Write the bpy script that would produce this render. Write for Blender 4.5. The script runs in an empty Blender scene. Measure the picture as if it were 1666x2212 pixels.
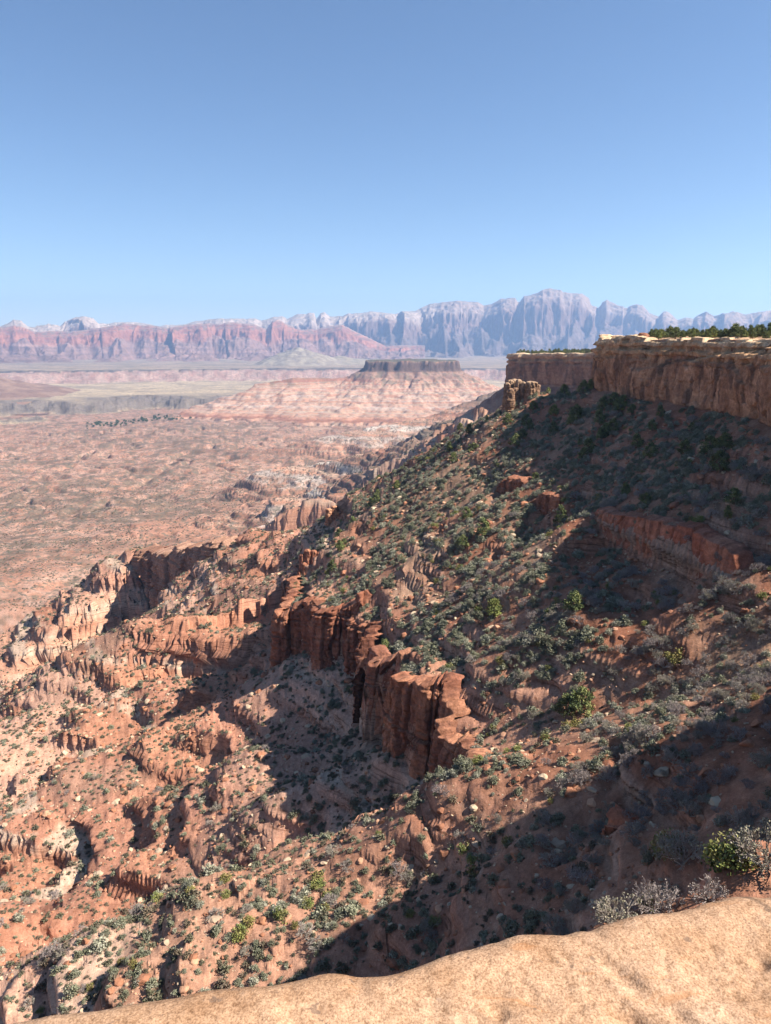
import bpy, math, random
import numpy as np
from mathutils import Vector
R = math.radians
random.seed(7)
RNG = np.random.default_rng(11)
scene = bpy.context.scene
COL = scene.collection

# ------------------------------------------------------------------ camera
PITCH = R(13.08)
FPX, CX, CY = 1597.0, 833.0, 1106.0          # focal length and centre for a 1666 x 2212 view
cam_d = bpy.data.cameras.new('camera')
cam = bpy.data.objects.new('camera', cam_d)
COL.objects.link(cam)
cam.location = (0, 0, 0)
cam.rotation_euler = (R(90) - PITCH, 0, 0)
cam_d.sensor_fit = 'VERTICAL'
cam_d.sensor_height = 36.0
cam_d.lens = 36.0 * FPX / (2 * CY)
cam_d.clip_start = 0.1
cam_d.clip_end = 60000
scene.camera = cam
SP, CP = math.sin(PITCH), math.cos(PITCH)

# ------------------------------------------------------------------ light
SUN_AZ, SUN_EL = R(102), R(46)                # azimuth to the right of the view direction (+Y)
world = bpy.data.worlds.new('World')
scene.world = world
world.use_nodes = True
wn = world.node_tree
wn.nodes.clear()
sky = wn.nodes.new('ShaderNodeTexSky')
sky.sky_type = 'NISHITA'
sky.sun_disc = False
sky.sun_elevation = SUN_EL
sky.sun_rotation = SUN_AZ
sky.altitude = 1500
sky.air_density = 1.0
sky.dust_density = 0.25
sky.ozone_density = 2.6
bg = wn.nodes.new('ShaderNodeBackground')
bg.inputs['Strength'].default_value = 0.058
wo = wn.nodes.new('ShaderNodeOutputWorld')
hs = wn.nodes.new('ShaderNodeHueSaturation'); hs.inputs['Saturation'].default_value = 1.06
wn.links.new(sky.outputs[0], hs.inputs['Color']); wn.links.new(hs.outputs[0], bg.inputs[0])
wn.links.new(bg.outputs[0], wo.inputs[0])
sun_d = bpy.data.lights.new('sun', 'SUN')
sun_d.energy = 5.0
sun_d.angle = R(0.53)
sun_d.color = (1.0, 0.93, 0.84)
sun = bpy.data.objects.new('sun', sun_d)
COL.objects.link(sun)
sdir = Vector((math.sin(SUN_AZ) * math.cos(SUN_EL), math.cos(SUN_AZ) * math.cos(SUN_EL), math.sin(SUN_EL)))
sun.rotation_euler = sdir.to_track_quat('Z', 'Y').to_euler()
scene.view_settings.view_transform = 'Standard'
scene.view_settings.look = 'None'
scene.view_settings.gamma = 1.0
scene.view_settings.exposure = 1.32
cy = scene.cycles
cy.use_denoising = True
cy.denoiser = 'OPENIMAGEDENOISE'
cy.use_adaptive_sampling = True
cy.adaptive_threshold = 0.015
cy.max_bounces = 4
cy.diffuse_bounces = 1
cy.glossy_bounces = 1
cy.transmission_bounces = 1
cy.volume_bounces = 1
cy.transparent_max_bounces = 4
cy.caustics_reflective = False
cy.caustics_refractive = False

# ------------------------------------------------------------------ noise
F = np.float32
def _hash(ix, iy, seed):
    h = (ix.astype(np.uint32) * np.uint32(374761393) + iy.astype(np.uint32) * np.uint32(668265263)
         + np.uint32((seed * 2246822519) & 0xffffffff))
    h = (h ^ (h >> np.uint32(13))) * np.uint32(1274126177)
    h = h ^ (h >> np.uint32(16))
    return h
def _h01(ix, iy, seed):
    return (_hash(ix, iy, seed) & np.uint32(0xffffff)).astype(F) / F(16777216.0)
def noise(x, y, seed=0):
    """Gradient noise, about -1..1."""
    x = np.asarray(x, F); y = np.asarray(y, F)
    x0 = np.floor(x); y0 = np.floor(y)
    fx = x - x0; fy = y - y0
    ix = x0.astype(np.int64); iy = y0.astype(np.int64)
    u = fx * fx * fx * (fx * (fx * 6 - 15) + 10); v = fy * fy * fy * (fy * (fy * 6 - 15) + 10)
    def g(dx, dy):
        a = _h01(ix + dx, iy + dy, seed) * F(2 * math.pi)
        return np.cos(a) * (fx - dx) + np.sin(a) * (fy - dy)
    n0 = g(0, 0); n1 = g(1, 0); n2 = g(0, 1); n3 = g(1, 1)
    a = n0 + u * (n1 - n0); b = n2 + u * (n3 - n2)
    return (a + v * (b - a)) * F(1.5)
def fbm(x, y, oct=4, seed=0, gain=0.5, lac=2.03):
    s = 0; a = 1.0; f = 1.0
    for i in range(oct):
        s = s + a * noise(x * f + 17.3 * i, y * f - 9.1 * i, seed + i * 13)
        a *= gain; f *= lac
    return s
def ridged(x, y, oct=4, seed=0, gain=0.5, lac=2.03):
    s = 0; a = 1.0; f = 1.0; t = 0
    for i in range(oct):
        s = s + a * (1 - np.abs(noise(x * f + 31.7 * i, y * f + 5.3 * i, seed + i * 7)) * 1.6)
        t += a; a *= gain; f *= lac
    return s / t
def cells(x, y, seed=0):
    """Worley cells: distance to nearest, second nearest, and a random value per cell."""
    x = np.asarray(x, F); y = np.asarray(y, F)
    ix = np.floor(x).astype(np.int64); iy = np.floor(y).astype(np.int64)
    d1 = np.full(x.shape, 9, F); d2 = np.full(x.shape, 9, F); rv = np.zeros(x.shape, F)
    for dx in (-1, 0, 1):
        for dy in (-1, 0, 1):
            cx = ix + dx; cyy = iy + dy
            px = cx + 0.1 + 0.8 * _h01(cx, cyy, seed); py = cyy + 0.1 + 0.8 * _h01(cx, cyy, seed + 1)
            d = np.hypot(px - x, py - y).astype(F)
            r = _h01(cx, cyy, seed + 2)
            m = d < d1
            d2 = np.where(m, d1, np.minimum(d2, d)); rv = np.where(m, r, rv); d1 = np.where(m, d, d1)
    return d1, d2, rv
def sstep(a, b, x):
    t = np.clip((x - a) / (b - a), 0, 1)
    return t * t * (3 - 2 * t)
def smax(a, b, k):
    h = np.clip(0.5 + 0.5 * (a - b) / k, 0, 1)
    return b + (a - b) * h + k * h * (1 - h)

# ------------------------------------------------------------------ picture <-> place
def ray(px, py):
    u = (px - CX) / FPX; v = (CY - py) / FPX
    return np.array([u, CP + v * SP, -SP + v * CP])
def at(px, py, Y):
    d = ray(px, py); return d * (Y / d[1])
def project(P):
    P = np.asarray(P, float)
    yc = P[..., 1] * CP - P[..., 2] * SP           # depth along the axis
    vc = P[..., 1] * SP + P[..., 2] * CP
    return CX + FPX * P[..., 0] / yc, CY - FPX * vc / yc, yc
def hit(px, py, fn, t0=8.0, t1=1500.0, n=1600):
    d = ray(px, py); t = t0 * (t1 / t0) ** np.linspace(0, 1, n)
    X, Y, Z = d[0] * t, d[1] * t, d[2] * t
    below = np.nonzero(Z < fn(X, Y))[0]
    k = below[0] if len(below) else n - 1
    return np.array([X[k], Y[k], Z[k]])

# ------------------------------------------------------------------ ground shape
def seg_dist(X, Y, pts, closed=False):
    """Distance to a polyline, parameter value (index + t) of the nearest point, side sign."""
    n = len(pts); best = np.full(X.shape, 1e9, F); par = np.zeros(X.shape, F); sg = np.ones(X.shape, F)
    for i in range(n if closed else n - 1):
        ax, ay = pts[i][0], pts[i][1]; bx, by = pts[(i + 1) % n][0], pts[(i + 1) % n][1]
        dx, dy = bx - ax, by - ay; L = dx * dx + dy * dy
        t = np.clip(((X - ax) * dx + (Y - ay) * dy) / L, 0, 1)
        d = np.hypot(X - ax - t * dx, Y - ay - t * dy)
        m = d < best
        best = np.where(m, d, best); par = np.where(m, i + t, par)
        s_ = dx * (Y - ay) - dy * (X - ax)
        if not closed:                                   # past a corner: side taken from both neighbouring legs
            ux, uy = dx / math.sqrt(L), dy / math.sqrt(L)
            if i > 0:
                qx, qy = ax - pts[i - 1][0], ay - pts[i - 1][1]; ql = math.hypot(qx, qy)
                s_ = np.where(t <= 0, (ux + qx / ql) * (Y - ay) - (uy + qy / ql) * (X - ax), s_)
            if i < n - 2:
                qx, qy = pts[i + 2][0] - bx, pts[i + 2][1] - by; ql = math.hypot(qx, qy)
                s_ = np.where(t >= 1, (ux + qx / ql) * (Y - by) - (uy + qy / ql) * (X - bx), s_)
        sg = np.where(m, np.sign(s_), sg)
    return best, par, sg
def inside(X, Y, pts):
    c = np.zeros(X.shape, bool); n = len(pts)
    for i in range(n):
        ax, ay = pts[i][0], pts[i][1]; bx, by = pts[(i + 1) % n][0], pts[(i + 1) % n][1]
        if ay == by: continue
        c ^= ((ay > Y) != (by > Y)) & (X < (bx - ax) * (Y - ay) / (by - ay) + ax)
    return c
RIM = [(-6, -2), (-2.5, 0.6), (3, 1.4), (8, 5), (15, 8), (50, 9), (55, 20), (43, 32), (40, 39), (46, 50), (54, 56), (74, 62), (80, 78), (64, 90), (60.5, 100), (62, 112), (66, 128), (63, 165),  # unseen right-hand stretch and its notches are shaped to steer sun and shadow
       (57, 196), (66, 222), (95, 250), (150, 300), (200, 420), (190, 600), (150, 655), (118, 690), (122, 720),
       (170, 760), (260, 900), (420, 1200), (700, 1700), (1300, 2700), (2500, 4200), (6000, 5200), (6000, -6000),
       (-4000, -6000), (-1500, -2000), (-400, -500), (-80, -60), (-20, -15)]
CREST = [(57, 200, -13.5), (44, 232, -16.5), (22, 255, -33), (-25, 292, -69), (-70, 372, -98), (-142, 470, -140), (-220, 520, -205)]
SPURS = [[tuple(at(*p)) for p in ((1180, 860, 1180), (1060, 885, 1210), (960, 908, 1260), (850, 964, 1330), (700, 999, 1385), (560, 1016, 1410), (478, 1060, 1425), (440, 1095, 1440))],
         [(420, 2050, -90), (130, 2000, -195), (-120, 1960, -240), (-330, 1950, -285), (-560, 2080, -300)],
         [tuple(at(*p)) for p in ((1120, 870, 840), (1040, 884, 860), (985, 908, 870), (935, 944, 890), (870, 990, 950), (800, 1016, 1040), (740, 1030, 1120))]]
PD = [-60, -3, 0.0, 1.4, 3, 40, 100, 180, 300, 450, 650, 900, 20000]
PZ = [1.2, 0.25, 0.0, 0.94, 1.0, 27, 65, 104, 165, 222, 262, 290, 300]     # past the cliff foot: metres below it
# ledge bands: picture points along the top edge, drop, width over which the slope catches up again
BANDS_PX = {
    'main':     ([(606, 1330), (640, 1308), (705, 1312), (772, 1320), (800, 1370), (830, 1430), (862, 1470), (900, 1520), (945, 1555), (1000, 1590), (1030, 1650)], 11.5, 95),
    'upper':    ([(640, 1200), (665, 1186), (700, 1190)], 9.0, 50),
    'alcove':   ([(1285, 1110), (1340, 1125), (1405, 1145), (1425, 1150), (1500, 1172), (1555, 1200), (1600, 1240)], 4.2, 16),
    'shade':    ([(1075, 1050), (1105, 1040), (1135, 1048)], 3.0, 12),
    'shade_step': ([(1165, 1075), (1200, 1082), (1225, 1070)], 3.5, 12),
    'near_knob': ([(1320, 1800), (1345, 1765), (1390, 1775)], 2.5, 8),
}
HEAD = [(-165, 478, -136), (-130, 442, -126), (-104, 408, -115), (-80, 382, -108)]
SHELF = [(5.6, 13.0, -13.1), (9, 14.4, -12.55), (12.5, 15.0, -12.6)]
BANDS = {'headland': dict(pts=np.array(HEAD)[:, :2], drop=37.0, len=170, side=-1.0, soft=4.0, taper=30.0)}
_z = np.linspace(-320, 40, 1500)
def _terrace_table(seed, lo=2.2, hi=8.5, riser=0.24):
    r = np.random.default_rng(seed); zs = [-330.0]; out = [-330.0]
    while zs[-1] < 60:
        T = r.uniform(lo, hi); f = r.uniform(0.55, 0.92)
        zs += [zs[-1] + T * (1 - riser), zs[-1] + T]; out += [out[-1] + T * (1 - f), out[-1] + T]
    return np.array(zs), np.array(out)
TZ, TO = _terrace_table(5, 1.6, 6.0, .26)
TZ3, TO3 = _terrace_table(6, 4.5, 11, .26)
LOWZ = (-46, -64)
def LOWBIAS(X, Y, z):
    return .1 + .3 * sstep(-70, -110, z)
TZ2, TO2 = _terrace_table(9, 10, 26, 0.2)

def plateau_off(Y):
    return np.interp(Y, [60, 95, 260, 690, 1500, 4000], [-2.1, 0, 0, -13, -45, -90])
def valley(X, Y):
    r = np.hypot(X, Y)
    hum = -9 * sstep(.82, .98, 1 - np.abs(noise(X / 260 + .3 * noise(X / 60, Y / 60, 55), Y / 200, 57))) + ridged(X / 95, Y / 70, 3, 41) * 7.0 + fbm(X / 300, Y / 220, 3, 43) * 7 + ridged(X / 31, Y / 24, 3, 45) * 3.0 - 8
    fade = 1 - sstep(2600, 3300, r)
    z = -300 + hum * (0.12 + 0.88 * fade)
    w = fbm(X / 420, Y / 420, 4, 47)
    # dark lava bench, then the pale plain, then the tall step of the far plateau
    s1 = sstep(3300, 3620, r + w * 330 + np.clip(X + 400, 0, 3000) * .5 + 230 * (ridged(X / 130, Y / 130, 3, 53) - .6))
    z = z + s1 * 42
    s2a = sstep(5050, 5330, r + w * 150 + 110 * ridged(X / 260, Y / 260, 3, 49))
    z = z + s2a * 58
    z = z + 10 * sstep(5350, 5370, r + w * 150 + 110 * ridged(X / 260, Y / 260, 3, 49))
    return z
def ground_base(X, Y, bands=True):
    X = np.asarray(X, F); Y = np.asarray(Y, F)
    d, _, _ = seg_dist(X, Y, RIM, True)
    sd = np.where(inside(X, Y, RIM), -d, d)
    away = sstep(6, 60, sd)
    g = fbm(Y / 21 + X / 160, X / 85, 3, 3)                        # ribs and gullies that run down the slope
    g2 = fbm(Y / 9 + X / 60, X / 30, 2, 5, .35)
    low = sstep(130, 330, sd); lw0 = sstep(45, 80, sd)
    warp = g * np.clip(sd * 0.13, 0, 16) * (1 - .35 * lw0) + g2 * np.clip(sd * 0.05, 0, 2.2) * (1 - .9 * lw0)
    warp = warp + low * fbm(X / 110, Y / 80, 3, 7) * 55
    sdw = np.where(sd > 4, np.maximum(sd + warp * away, 3.2), sd)
    off = plateau_off(Y)
    drop = np.interp(Y, [-50, 45, 128, 250, 600, 800], [27, 25, 13, 13.0, 25, 26])
    pz = np.interp(sdw, PD, PZ)
    z = np.where(sdw < 0, off + pz, np.where(sdw < 3, off - drop * np.clip(pz, 0, 1), off * (1 - low) - drop - (pz - 1)))
    z = z - 48 * sstep(400, 600, Y) * sstep(40, 190, sd) * (1 - sstep(900, 1200, Y)) * sstep(-292, -250, z)
    k, par, _ = seg_dist(X, Y, CREST)
    zc = np.interp(par, range(len(CREST)), [c[2] for c in CREST])
    zr = zc - 0.58 * np.maximum(k + (g * 3 + g2) * sstep(4, 30, k) - 2.5, 0) + 0.6 * g2
    z = np.where(sd > 2, smax(z, zr, 4.0), z)
    k, par, _ = seg_dist(X, Y, HEAD)
    zc = np.interp(par, range(len(HEAD)), [c[2] for c in HEAD])
    zr = zc + 2.5 * g2 - 0.7 * np.maximum(k - 9 + 4 * g, 0)
    z = np.where(sd > 40, smax(z, zr, 2.0), z)
    k, par, _ = seg_dist(X, Y, SHELF)
    zc = np.interp(par, range(len(SHELF)), [c[2] for c in SHELF])
    zr = zc + .25 * g2 - 2.0 * np.maximum(k - 1.5 + .5 * noise(X / 2, Y / 2, 74), 0)
    z = np.where((sd > 1.5) & (k < 25), smax(z, zr, .6), z)
    for i, sp in enumerate(SPURS):
        k, par, _ = seg_dist(X, Y, sp)
        zc = np.interp(par, range(len(sp)), [c[2] for c in sp])
        gs = ridged(X / 110, Y / 90, 2, 60 + i, .35)
        zr = zc - (0.62, .36, .6)[i] * np.maximum(k + (gs - .6) * np.clip(k, 0, 200) * .7 - (16, 6, 12)[i], 0)
        z = np.where(sd > 40, smax(z, zr, 8.0), z)
    z = smax(z, valley(X, Y), 7.0)
    if bands:
        for nm, B in BANDS.items():
            P, Hc, L = B['pts'], B['drop'], B['len']
            x0, x1 = P[:, 0].min() - L, P[:, 0].max() + L; y0, y1 = P[:, 1].min() - L, P[:, 1].max() + L
            m = (X > x0) & (X < x1) & (Y > y0) & (Y < y1)
            if not m.any(): continue
            xs, ys = X[m], Y[m]
            k, par, sg = seg_dist(xs, ys, P)
            n = len(P) - 1
            arc = np.concatenate([[0], np.cumsum(np.hypot(*np.diff(P, axis=0).T))]); q = np.interp(par, range(n + 1), arc)
            end = sstep(0, min(B.get('taper', 9.0), arc[-1] * .45), np.minimum(q, arc[-1] - q) + 1.5 * noise(xs / 5, ys / 5, 73))
            sd2 = k * sg * B['side']
            wob = 0.6 * noise(xs / 4, ys / 4, 71)
            dd = Hc * sstep(-0.2, B['soft'], sd2 + wob) * (1 - sstep(Hc * .35, L, sd2)) * end
            up = B.get('up', 0) * (1 - sstep(0, 9, -sd2)) * (sd2 <= 0) * end
            z[m] = z[m] - dd + up
    return z, sd, g, g2
def ground(X, Y):
    """Full relief. Returns z and the masks used for colour."""
    X = np.asarray(X, F); Y = np.asarray(Y, F)
    z, sd, g, g2 = ground_base(X, Y)
    r = np.hypot(X, Y)
    rough = sstep(2, 8, sd)
    near = 1 - sstep(450, 800, r)
    patch = sstep(-0.35, 0.25, fbm(X / 34, Y / 34, 3, 23) + LOWBIAS(X, Y, z))
    lowm = sstep(*LOWZ, z + 7 * noise(X / 30, Y / 30, 24))
    # small headlands and hollows, then the beds stand out of them as steps
    z = z + (fbm(X / 36, Y / 27, 2, 25, .4) * 5.2 + noise(X / 11, Y / 9, 26) * .7) * lowm * near
    z = z + (fbm(X / 70, Y / 60, 2, 28) * 6.0) * lowm * near * sstep(150, 260, r)
    blk = cells(X / 3.4, Y / 3.0, 22); blk2 = cells(X / 1.3, Y / 1.2, 30)
    lat = fbm(X / 60, Y / 60, 2, 21) * 4.0 + ((blk[2] - .5) * .4) * near
    ledge = sstep(.12, .42, fbm(X / 15, Y / 15, 3, 32)) * .8 * sstep(20, 34, r)
    patch = np.maximum(patch, sstep(650, 850, r))
    tm = np.maximum(lowm * (0.2 + 0.8 * patch), ledge * (1 - lowm)) * rough * (1 - 0.85 * sstep(-286, -296, z))
    zs = np.interp(z + lat, TZ, TO) - lat
    zb = np.interp(z + lat, TZ2, TO2) - lat
    k = sstep(180, 420, r)
    zt = zs * (1 - k) + (np.interp(z + lat, TZ3, TO3) - lat) * k
    z = z + (zt - z) * tm
    z = z + rough * (1 - sstep(700, 1200, r)) * (fbm(X / 9, Y / 9, 3, 27) * 0.6 + fbm(X / 2.6, Y / 2.6, 2, 29) * 0.22 + (.5 - blk2[0]) * .30 * sstep(.5, .85, blk2[2]) + noise(X / .8, Y / .8, 31) * 0.07)
    tops = 1 - sstep(-3, 1, sd)
    z = z + tops * (0.45 * fbm(X / 9, Y / 9, 3, 33) + .25)
    return z, sd, tm, patch, g

# fill in the ledge bands from the picture points
for nm, (px, dropm, ln) in BANDS_PX.items():
    P = np.array([hit(x, y, lambda a, b: ground_base(a, b, False)[0]) for x, y in px])
    if nm == 'main':
        al = np.concatenate([[0], np.cumsum(np.hypot(*np.diff(P[:, :2], axis=0).T))]); ss = np.arange(0, al[-1], 3.2)
        Q = np.stack([np.interp(ss, al, P[:, i]) for i in range(3)], -1); tt = np.gradient(Q[:, :2], axis=0); tt /= np.linalg.norm(tt, axis=1)[:, None]
        jig = np.random.default_rng(31).uniform(-2.6, 2.6, len(Q)) * np.clip(np.minimum(np.arange(len(Q)), len(Q) - 1 - np.arange(len(Q))) / 2, 0, 1)
        Q[:, 0] += -tt[:, 1] * jig; Q[:, 1] += tt[:, 0] * jig; P = Q
    if nm == 'main': P = np.concatenate([[P[0] + (9, 42, 0), P[0] + (2, 20, 0)], P])
    mid = len(P) // 2
    a, b = P[max(mid - 1, 0)][:2], P[mid][:2]
    nrm = np.array([-(b - a)[1], (b - a)[0]]); nrm /= np.linalg.norm(nrm)
    m = (a + b) / 2
    q = np.array([m + nrm * 5, m - nrm * 5])
    zz = ground_base(q[:, 0], q[:, 1], False)[0]
    BANDS[nm] = dict(pts=P[:, :2], drop=dropm, len=ln, side=1.0 if zz[0] < zz[1] else -1.0, soft=1.6 if dropm < 20 else 5.0, top=P[:, 2])

# ------------------------------------------------------------------ materials
def new_mat(name):
    m = bpy.data.materials.new(name); m.use_nodes = True
    nt = m.node_tree; b = nt.nodes['Principled BSDF']
    b.inputs['Roughness'].default_value = 0.95
    b.inputs['Specular IOR Level'].default_value = 0.1
    return m, nt, b
def nd(nt, t, **kw):
    n = nt.nodes.new(t)
    for k, v in kw.items(): setattr(n, k, v)
    return n
def mixc(nt, mode, fac, a, b):
    n = nd(nt, 'ShaderNodeMix', data_type='RGBA', blend_type=mode)
    for s, v in ((n.inputs[0], fac), (n.inputs[6], a), (n.inputs[7], b)):
        if hasattr(v, 'links'): nt.links.new(v, s)
        elif isinstance(v, (tuple, list)): s.default_value = (*v, 1) if len(v) == 3 else v
        else: s.default_value = v
    return n.outputs[2]
def ramp(nt, src, stops, interp='LINEAR'):
    n = nd(nt, 'ShaderNodeValToRGB'); cr = n.color_ramp; cr.interpolation = interp
    while len(cr.elements) > 1: cr.elements.remove(cr.elements[0])
    for i, (p, c) in enumerate(stops):
        e = cr.elements[0] if i == 0 else cr.elements.new(p)
        e.position = p; e.color = (*c, 1) if len(c) == 3 else c
    nt.links.new(src, n.inputs[0]); return n.outputs[0]
def noise_n(nt, vec, scale, detail=5, rough=0.6, dist=0.0):
    n = nd(nt, 'ShaderNodeTexNoise'); n.inputs['Scale'].default_value = scale
    n.inputs['Detail'].default_value = detail; n.inputs['Roughness'].default_value = rough; n.inputs['Distortion'].default_value = dist
    nt.links.new(vec, n.inputs['Vector']); return n.outputs['Fac']
def pos_scaled(nt, s):
    g = nd(nt, 'ShaderNodeNewGeometry'); m = nd(nt, 'ShaderNodeVectorMath', operation='MULTIPLY')
    m.inputs[1].default_value = s; nt.links.new(g.outputs['Position'], m.inputs[0]); return m.outputs[0]
def ground_mat(name, scales, bump=0.5, bdist=0.3, speck=None, contrast=0.35, beds=False):
    """Vertex colour (the rock and soil itself) broken up by grain at several sizes, optional scrub specks."""
    m, nt, b = new_mat(name)
    at_ = nd(nt, 'ShaderNodeAttribute', attribute_name='tone')
    g = nd(nt, 'ShaderNodeNewGeometry')
    col = at_.outputs['Color']; h = None
    for i, s in enumerate(scales):
        f = noise_n(nt, g.outputs['Position'], s, 4, 0.65)
        lo, hi = 1 - contrast, 1 + contrast * .8
        col = mixc(nt, 'MULTIPLY', 1.0, col, ramp(nt, f, [(0.28, (lo, lo * .97, lo * .95)), (0.72, (hi, hi, hi))]))
        h = f if h is None else h
    if beds:
        f = noise_n(nt, pos_scaled(nt, (.10, .10, 2.3)), 1.0, 3, .7)
        bc = mixc(nt, 'MULTIPLY', 1.0, col, ramp(nt, f, [(.36, (.50, .44, .41)), (.47, (1, 1, 1)), (.66, (1.2, 1.18, 1.16))]))
        col = mixc(nt, 'MIX', at_.outputs['Alpha'], col, bc)
    if speck:
        for sc, th, c, amt in speck:
            f = noise_n(nt, g.outputs['Position'], sc, 3, 0.7)
            k = ramp(nt, f, [(th, (0, 0, 0)), (th + .05, (amt, amt, amt))])
            col = mixc(nt, 'MIX', k, col, c)
    nt.links.new(col, b.inputs['Base Color'])
    bm = nd(nt, 'ShaderNodeBump'); bm.inputs['Strength'].default_value = bump; bm.inputs['Distance'].default_value = bdist
    nt.links.new(h, bm.inputs['Height']); nt.links.new(bm.outputs[0], b.inputs['Normal'])
    return m

# ------------------------------------------------------------------ mesh helpers
def mesh_from(name, verts, quads, mat, tone=None, smooth=True, parent=None):
    verts = np.ascontiguousarray(verts, F); quads = np.ascontiguousarray(quads, np.int32)
    me = bpy.data.meshes.new(name); n = quads.shape[1]
    me.vertices.add(len(verts)); me.vertices.foreach_set('co', verts.ravel())
    me.loops.add(quads.size); me.loops.foreach_set('vertex_index', quads.ravel())
    me.polygons.add(len(quads)); me.polygons.foreach_set('loop_start', np.arange(0, quads.size, n, dtype=np.int32))
    if smooth: me.polygons.foreach_set('use_smooth', np.ones(len(quads), bool))
    me.update(calc_edges=True)
    if tone is not None:
        a = me.attributes.new('tone', 'FLOAT_COLOR', 'POINT')
        t = np.ones((len(verts), 4), F); t[:, :np.shape(tone)[1]] = tone; a.data.foreach_set('color', t.ravel())
    if mat: me.materials.append(mat)
    o = bpy.data.objects.new(name, me); COL.objects.link(o)
    if parent: o.parent = parent
    return o
def grid_quads(nr, nc, wrap=False):
    i = np.arange(nr * nc).reshape(nr, nc)
    q = np.stack([i[:-1, :-1], i[:-1, 1:], i[1:, 1:], i[1:, :-1]], -1).reshape(-1, 4)
    if wrap: q = np.concatenate([q, np.stack([i[:-1, -1], i[:-1, 0], i[1:, 0], i[1:, -1]], -1)])
    return q
def compact(verts, quads, *arrs):
    u, inv = np.unique(quads, return_inverse=True)
    return (verts[u], inv.reshape(quads.shape)) + tuple(a[u] for a in arrs)
def tag(o, label, cat=None, group=None, kind=None):
    if label: o['label'] = label
    if cat: o['category'] = cat
    if group: o['group'] = group
    if kind: o['kind'] = kind
    return o
def lerp(a, b, t):
    t = np.asarray(t)[..., None]; return np.asarray(a) * (1 - t) + np.asarray(b) * t

# ------------------------------------------------------------------ ground sheet
AZ = np.concatenate([np.arange(-34, 34, 0.055), np.arange(34, 92, 0.6), np.arange(92, 268, 3.0), np.arange(268, 326, 0.6)])
AZ = np.radians(np.where(AZ > 180, AZ - 360, AZ)).astype(F)
RR = np.concatenate([np.geomspace(1.5, 16, 40), np.geomspace(16.05, 900, 1240), np.geomspace(903, 2300, 270), np.geomspace(2320, 16500, 240)]).astype(F)
_f = AZ.size; AZC = AZ[::4]
_z0 = ground(RR[:, None] * np.sin(AZC)[None], RR[:, None] * np.cos(AZC)[None])[0]      # first look, every fourth direction
# put the rows where the relief is steep, so that ledges and small cliffs get enough of them
_c = int(np.searchsorted(RR, 900))
el = _z0[:_c] / RR[:_c, None]
vis = (el >= np.maximum.accumulate(el, axis=0) - .004)
w_ = np.abs(np.diff(np.log(RR[:_c])))[:, None] * .42 + np.abs(np.diff(el, axis=0)) * np.where(vis[1:], 1.0, .25)
_k = np.hanning(33); _k /= _k.sum()
w_ = np.apply_along_axis(lambda v: np.convolve(np.pad(v, 16, 'edge'), _k, 'valid'), 1, w_)
cum = np.concatenate([np.zeros((1, len(AZC)), F), np.cumsum(w_, axis=0)]); cum /= cum[-1]
_t = np.linspace(0, 1, _c); RGC = np.repeat(RR[:, None], len(AZC), 1)
for j_ in range(len(AZC)): RGC[:_c, j_] = np.interp(_t, cum[:, j_], RR[:_c])
_j = np.arange(_f) / 4.0; _j0 = np.minimum(_j.astype(int), len(AZC) - 1); _j1 = np.minimum(_j0 + 1, len(AZC) - 1); _jf = (_j - _j0).astype(F)
RG = (RGC[:, _j0] * (1 - _jf) + RGC[:, _j1] * _jf).astype(F)
GX = RG * np.sin(AZ)[None]; GY = RG * np.cos(AZ)[None]
GZ, GSD, GTM, GPATCH, GG = ground(GX, GY)
# steepness
_zr = np.gradient(GZ, axis=0) / np.maximum(np.gradient(RG, axis=0), 1e-4)
_za = (np.gradient(GZ, axis=1) - _zr * np.gradient(RG, axis=1)) / (RG * np.maximum(np.abs(np.gradient(np.unwrap(AZ))), 1e-4)[None])
def _blur(a):
    b = np.pad(a, ((0, 0), (3, 3)), 'edge'); b = sum(b[:, k:k + a.shape[1]] for k in range(7)) / 7
    c = np.pad(b, ((1, 1), (0, 0)), 'edge'); return (c[:-2] + c[1:-1] + c[2:]) / 3
_zr = _blur(np.clip(_zr, -4, 4)); _za = _blur(np.clip(_za, -4, 4))
_gx = _zr * np.sin(AZ) + _za * np.cos(AZ); _gy = _zr * np.cos(AZ) - _za * np.sin(AZ)
GST = np.hypot(_gx, _gy)
# thin beds: on steep rock every bed stands out or is set back by its own amount
_r = np.random.default_rng(77); _bz = np.cumsum(_r.uniform(.25, 1.0, 900)) - 330; _bo = _r.normal(0, 1, 900)
def beds_out(z): 
    i = np.clip(np.searchsorted(_bz, z), 1, 899); f = np.clip((z - _bz[i - 1]) / np.maximum(_bz[i] - _bz[i - 1], 1e-3), 0, 1)
    return _bo[i - 1] * (1 - sstep(.75, 1, f)) + _bo[i] * sstep(.75, 1, f)
GRK = sstep(.62, 1.25, GST) * sstep(2, 6, GSD) * (1 - sstep(800, 1000, np.hypot(GX, GY))) * sstep(22, 40, np.hypot(GX, GY))
_amp = .46 * GRK * np.clip(np.hypot(GX, GY) / 120, .6, 3) * (beds_out(GZ + .5 * fbm(GX / 18, GY / 18, 2, 78)) + .35 * noise(GX / 2.4, GY / 2.4, 79))
GX = (GX - .78 * _amp).astype(F); GY = (GY - .62 * _amp).astype(F)

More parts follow.
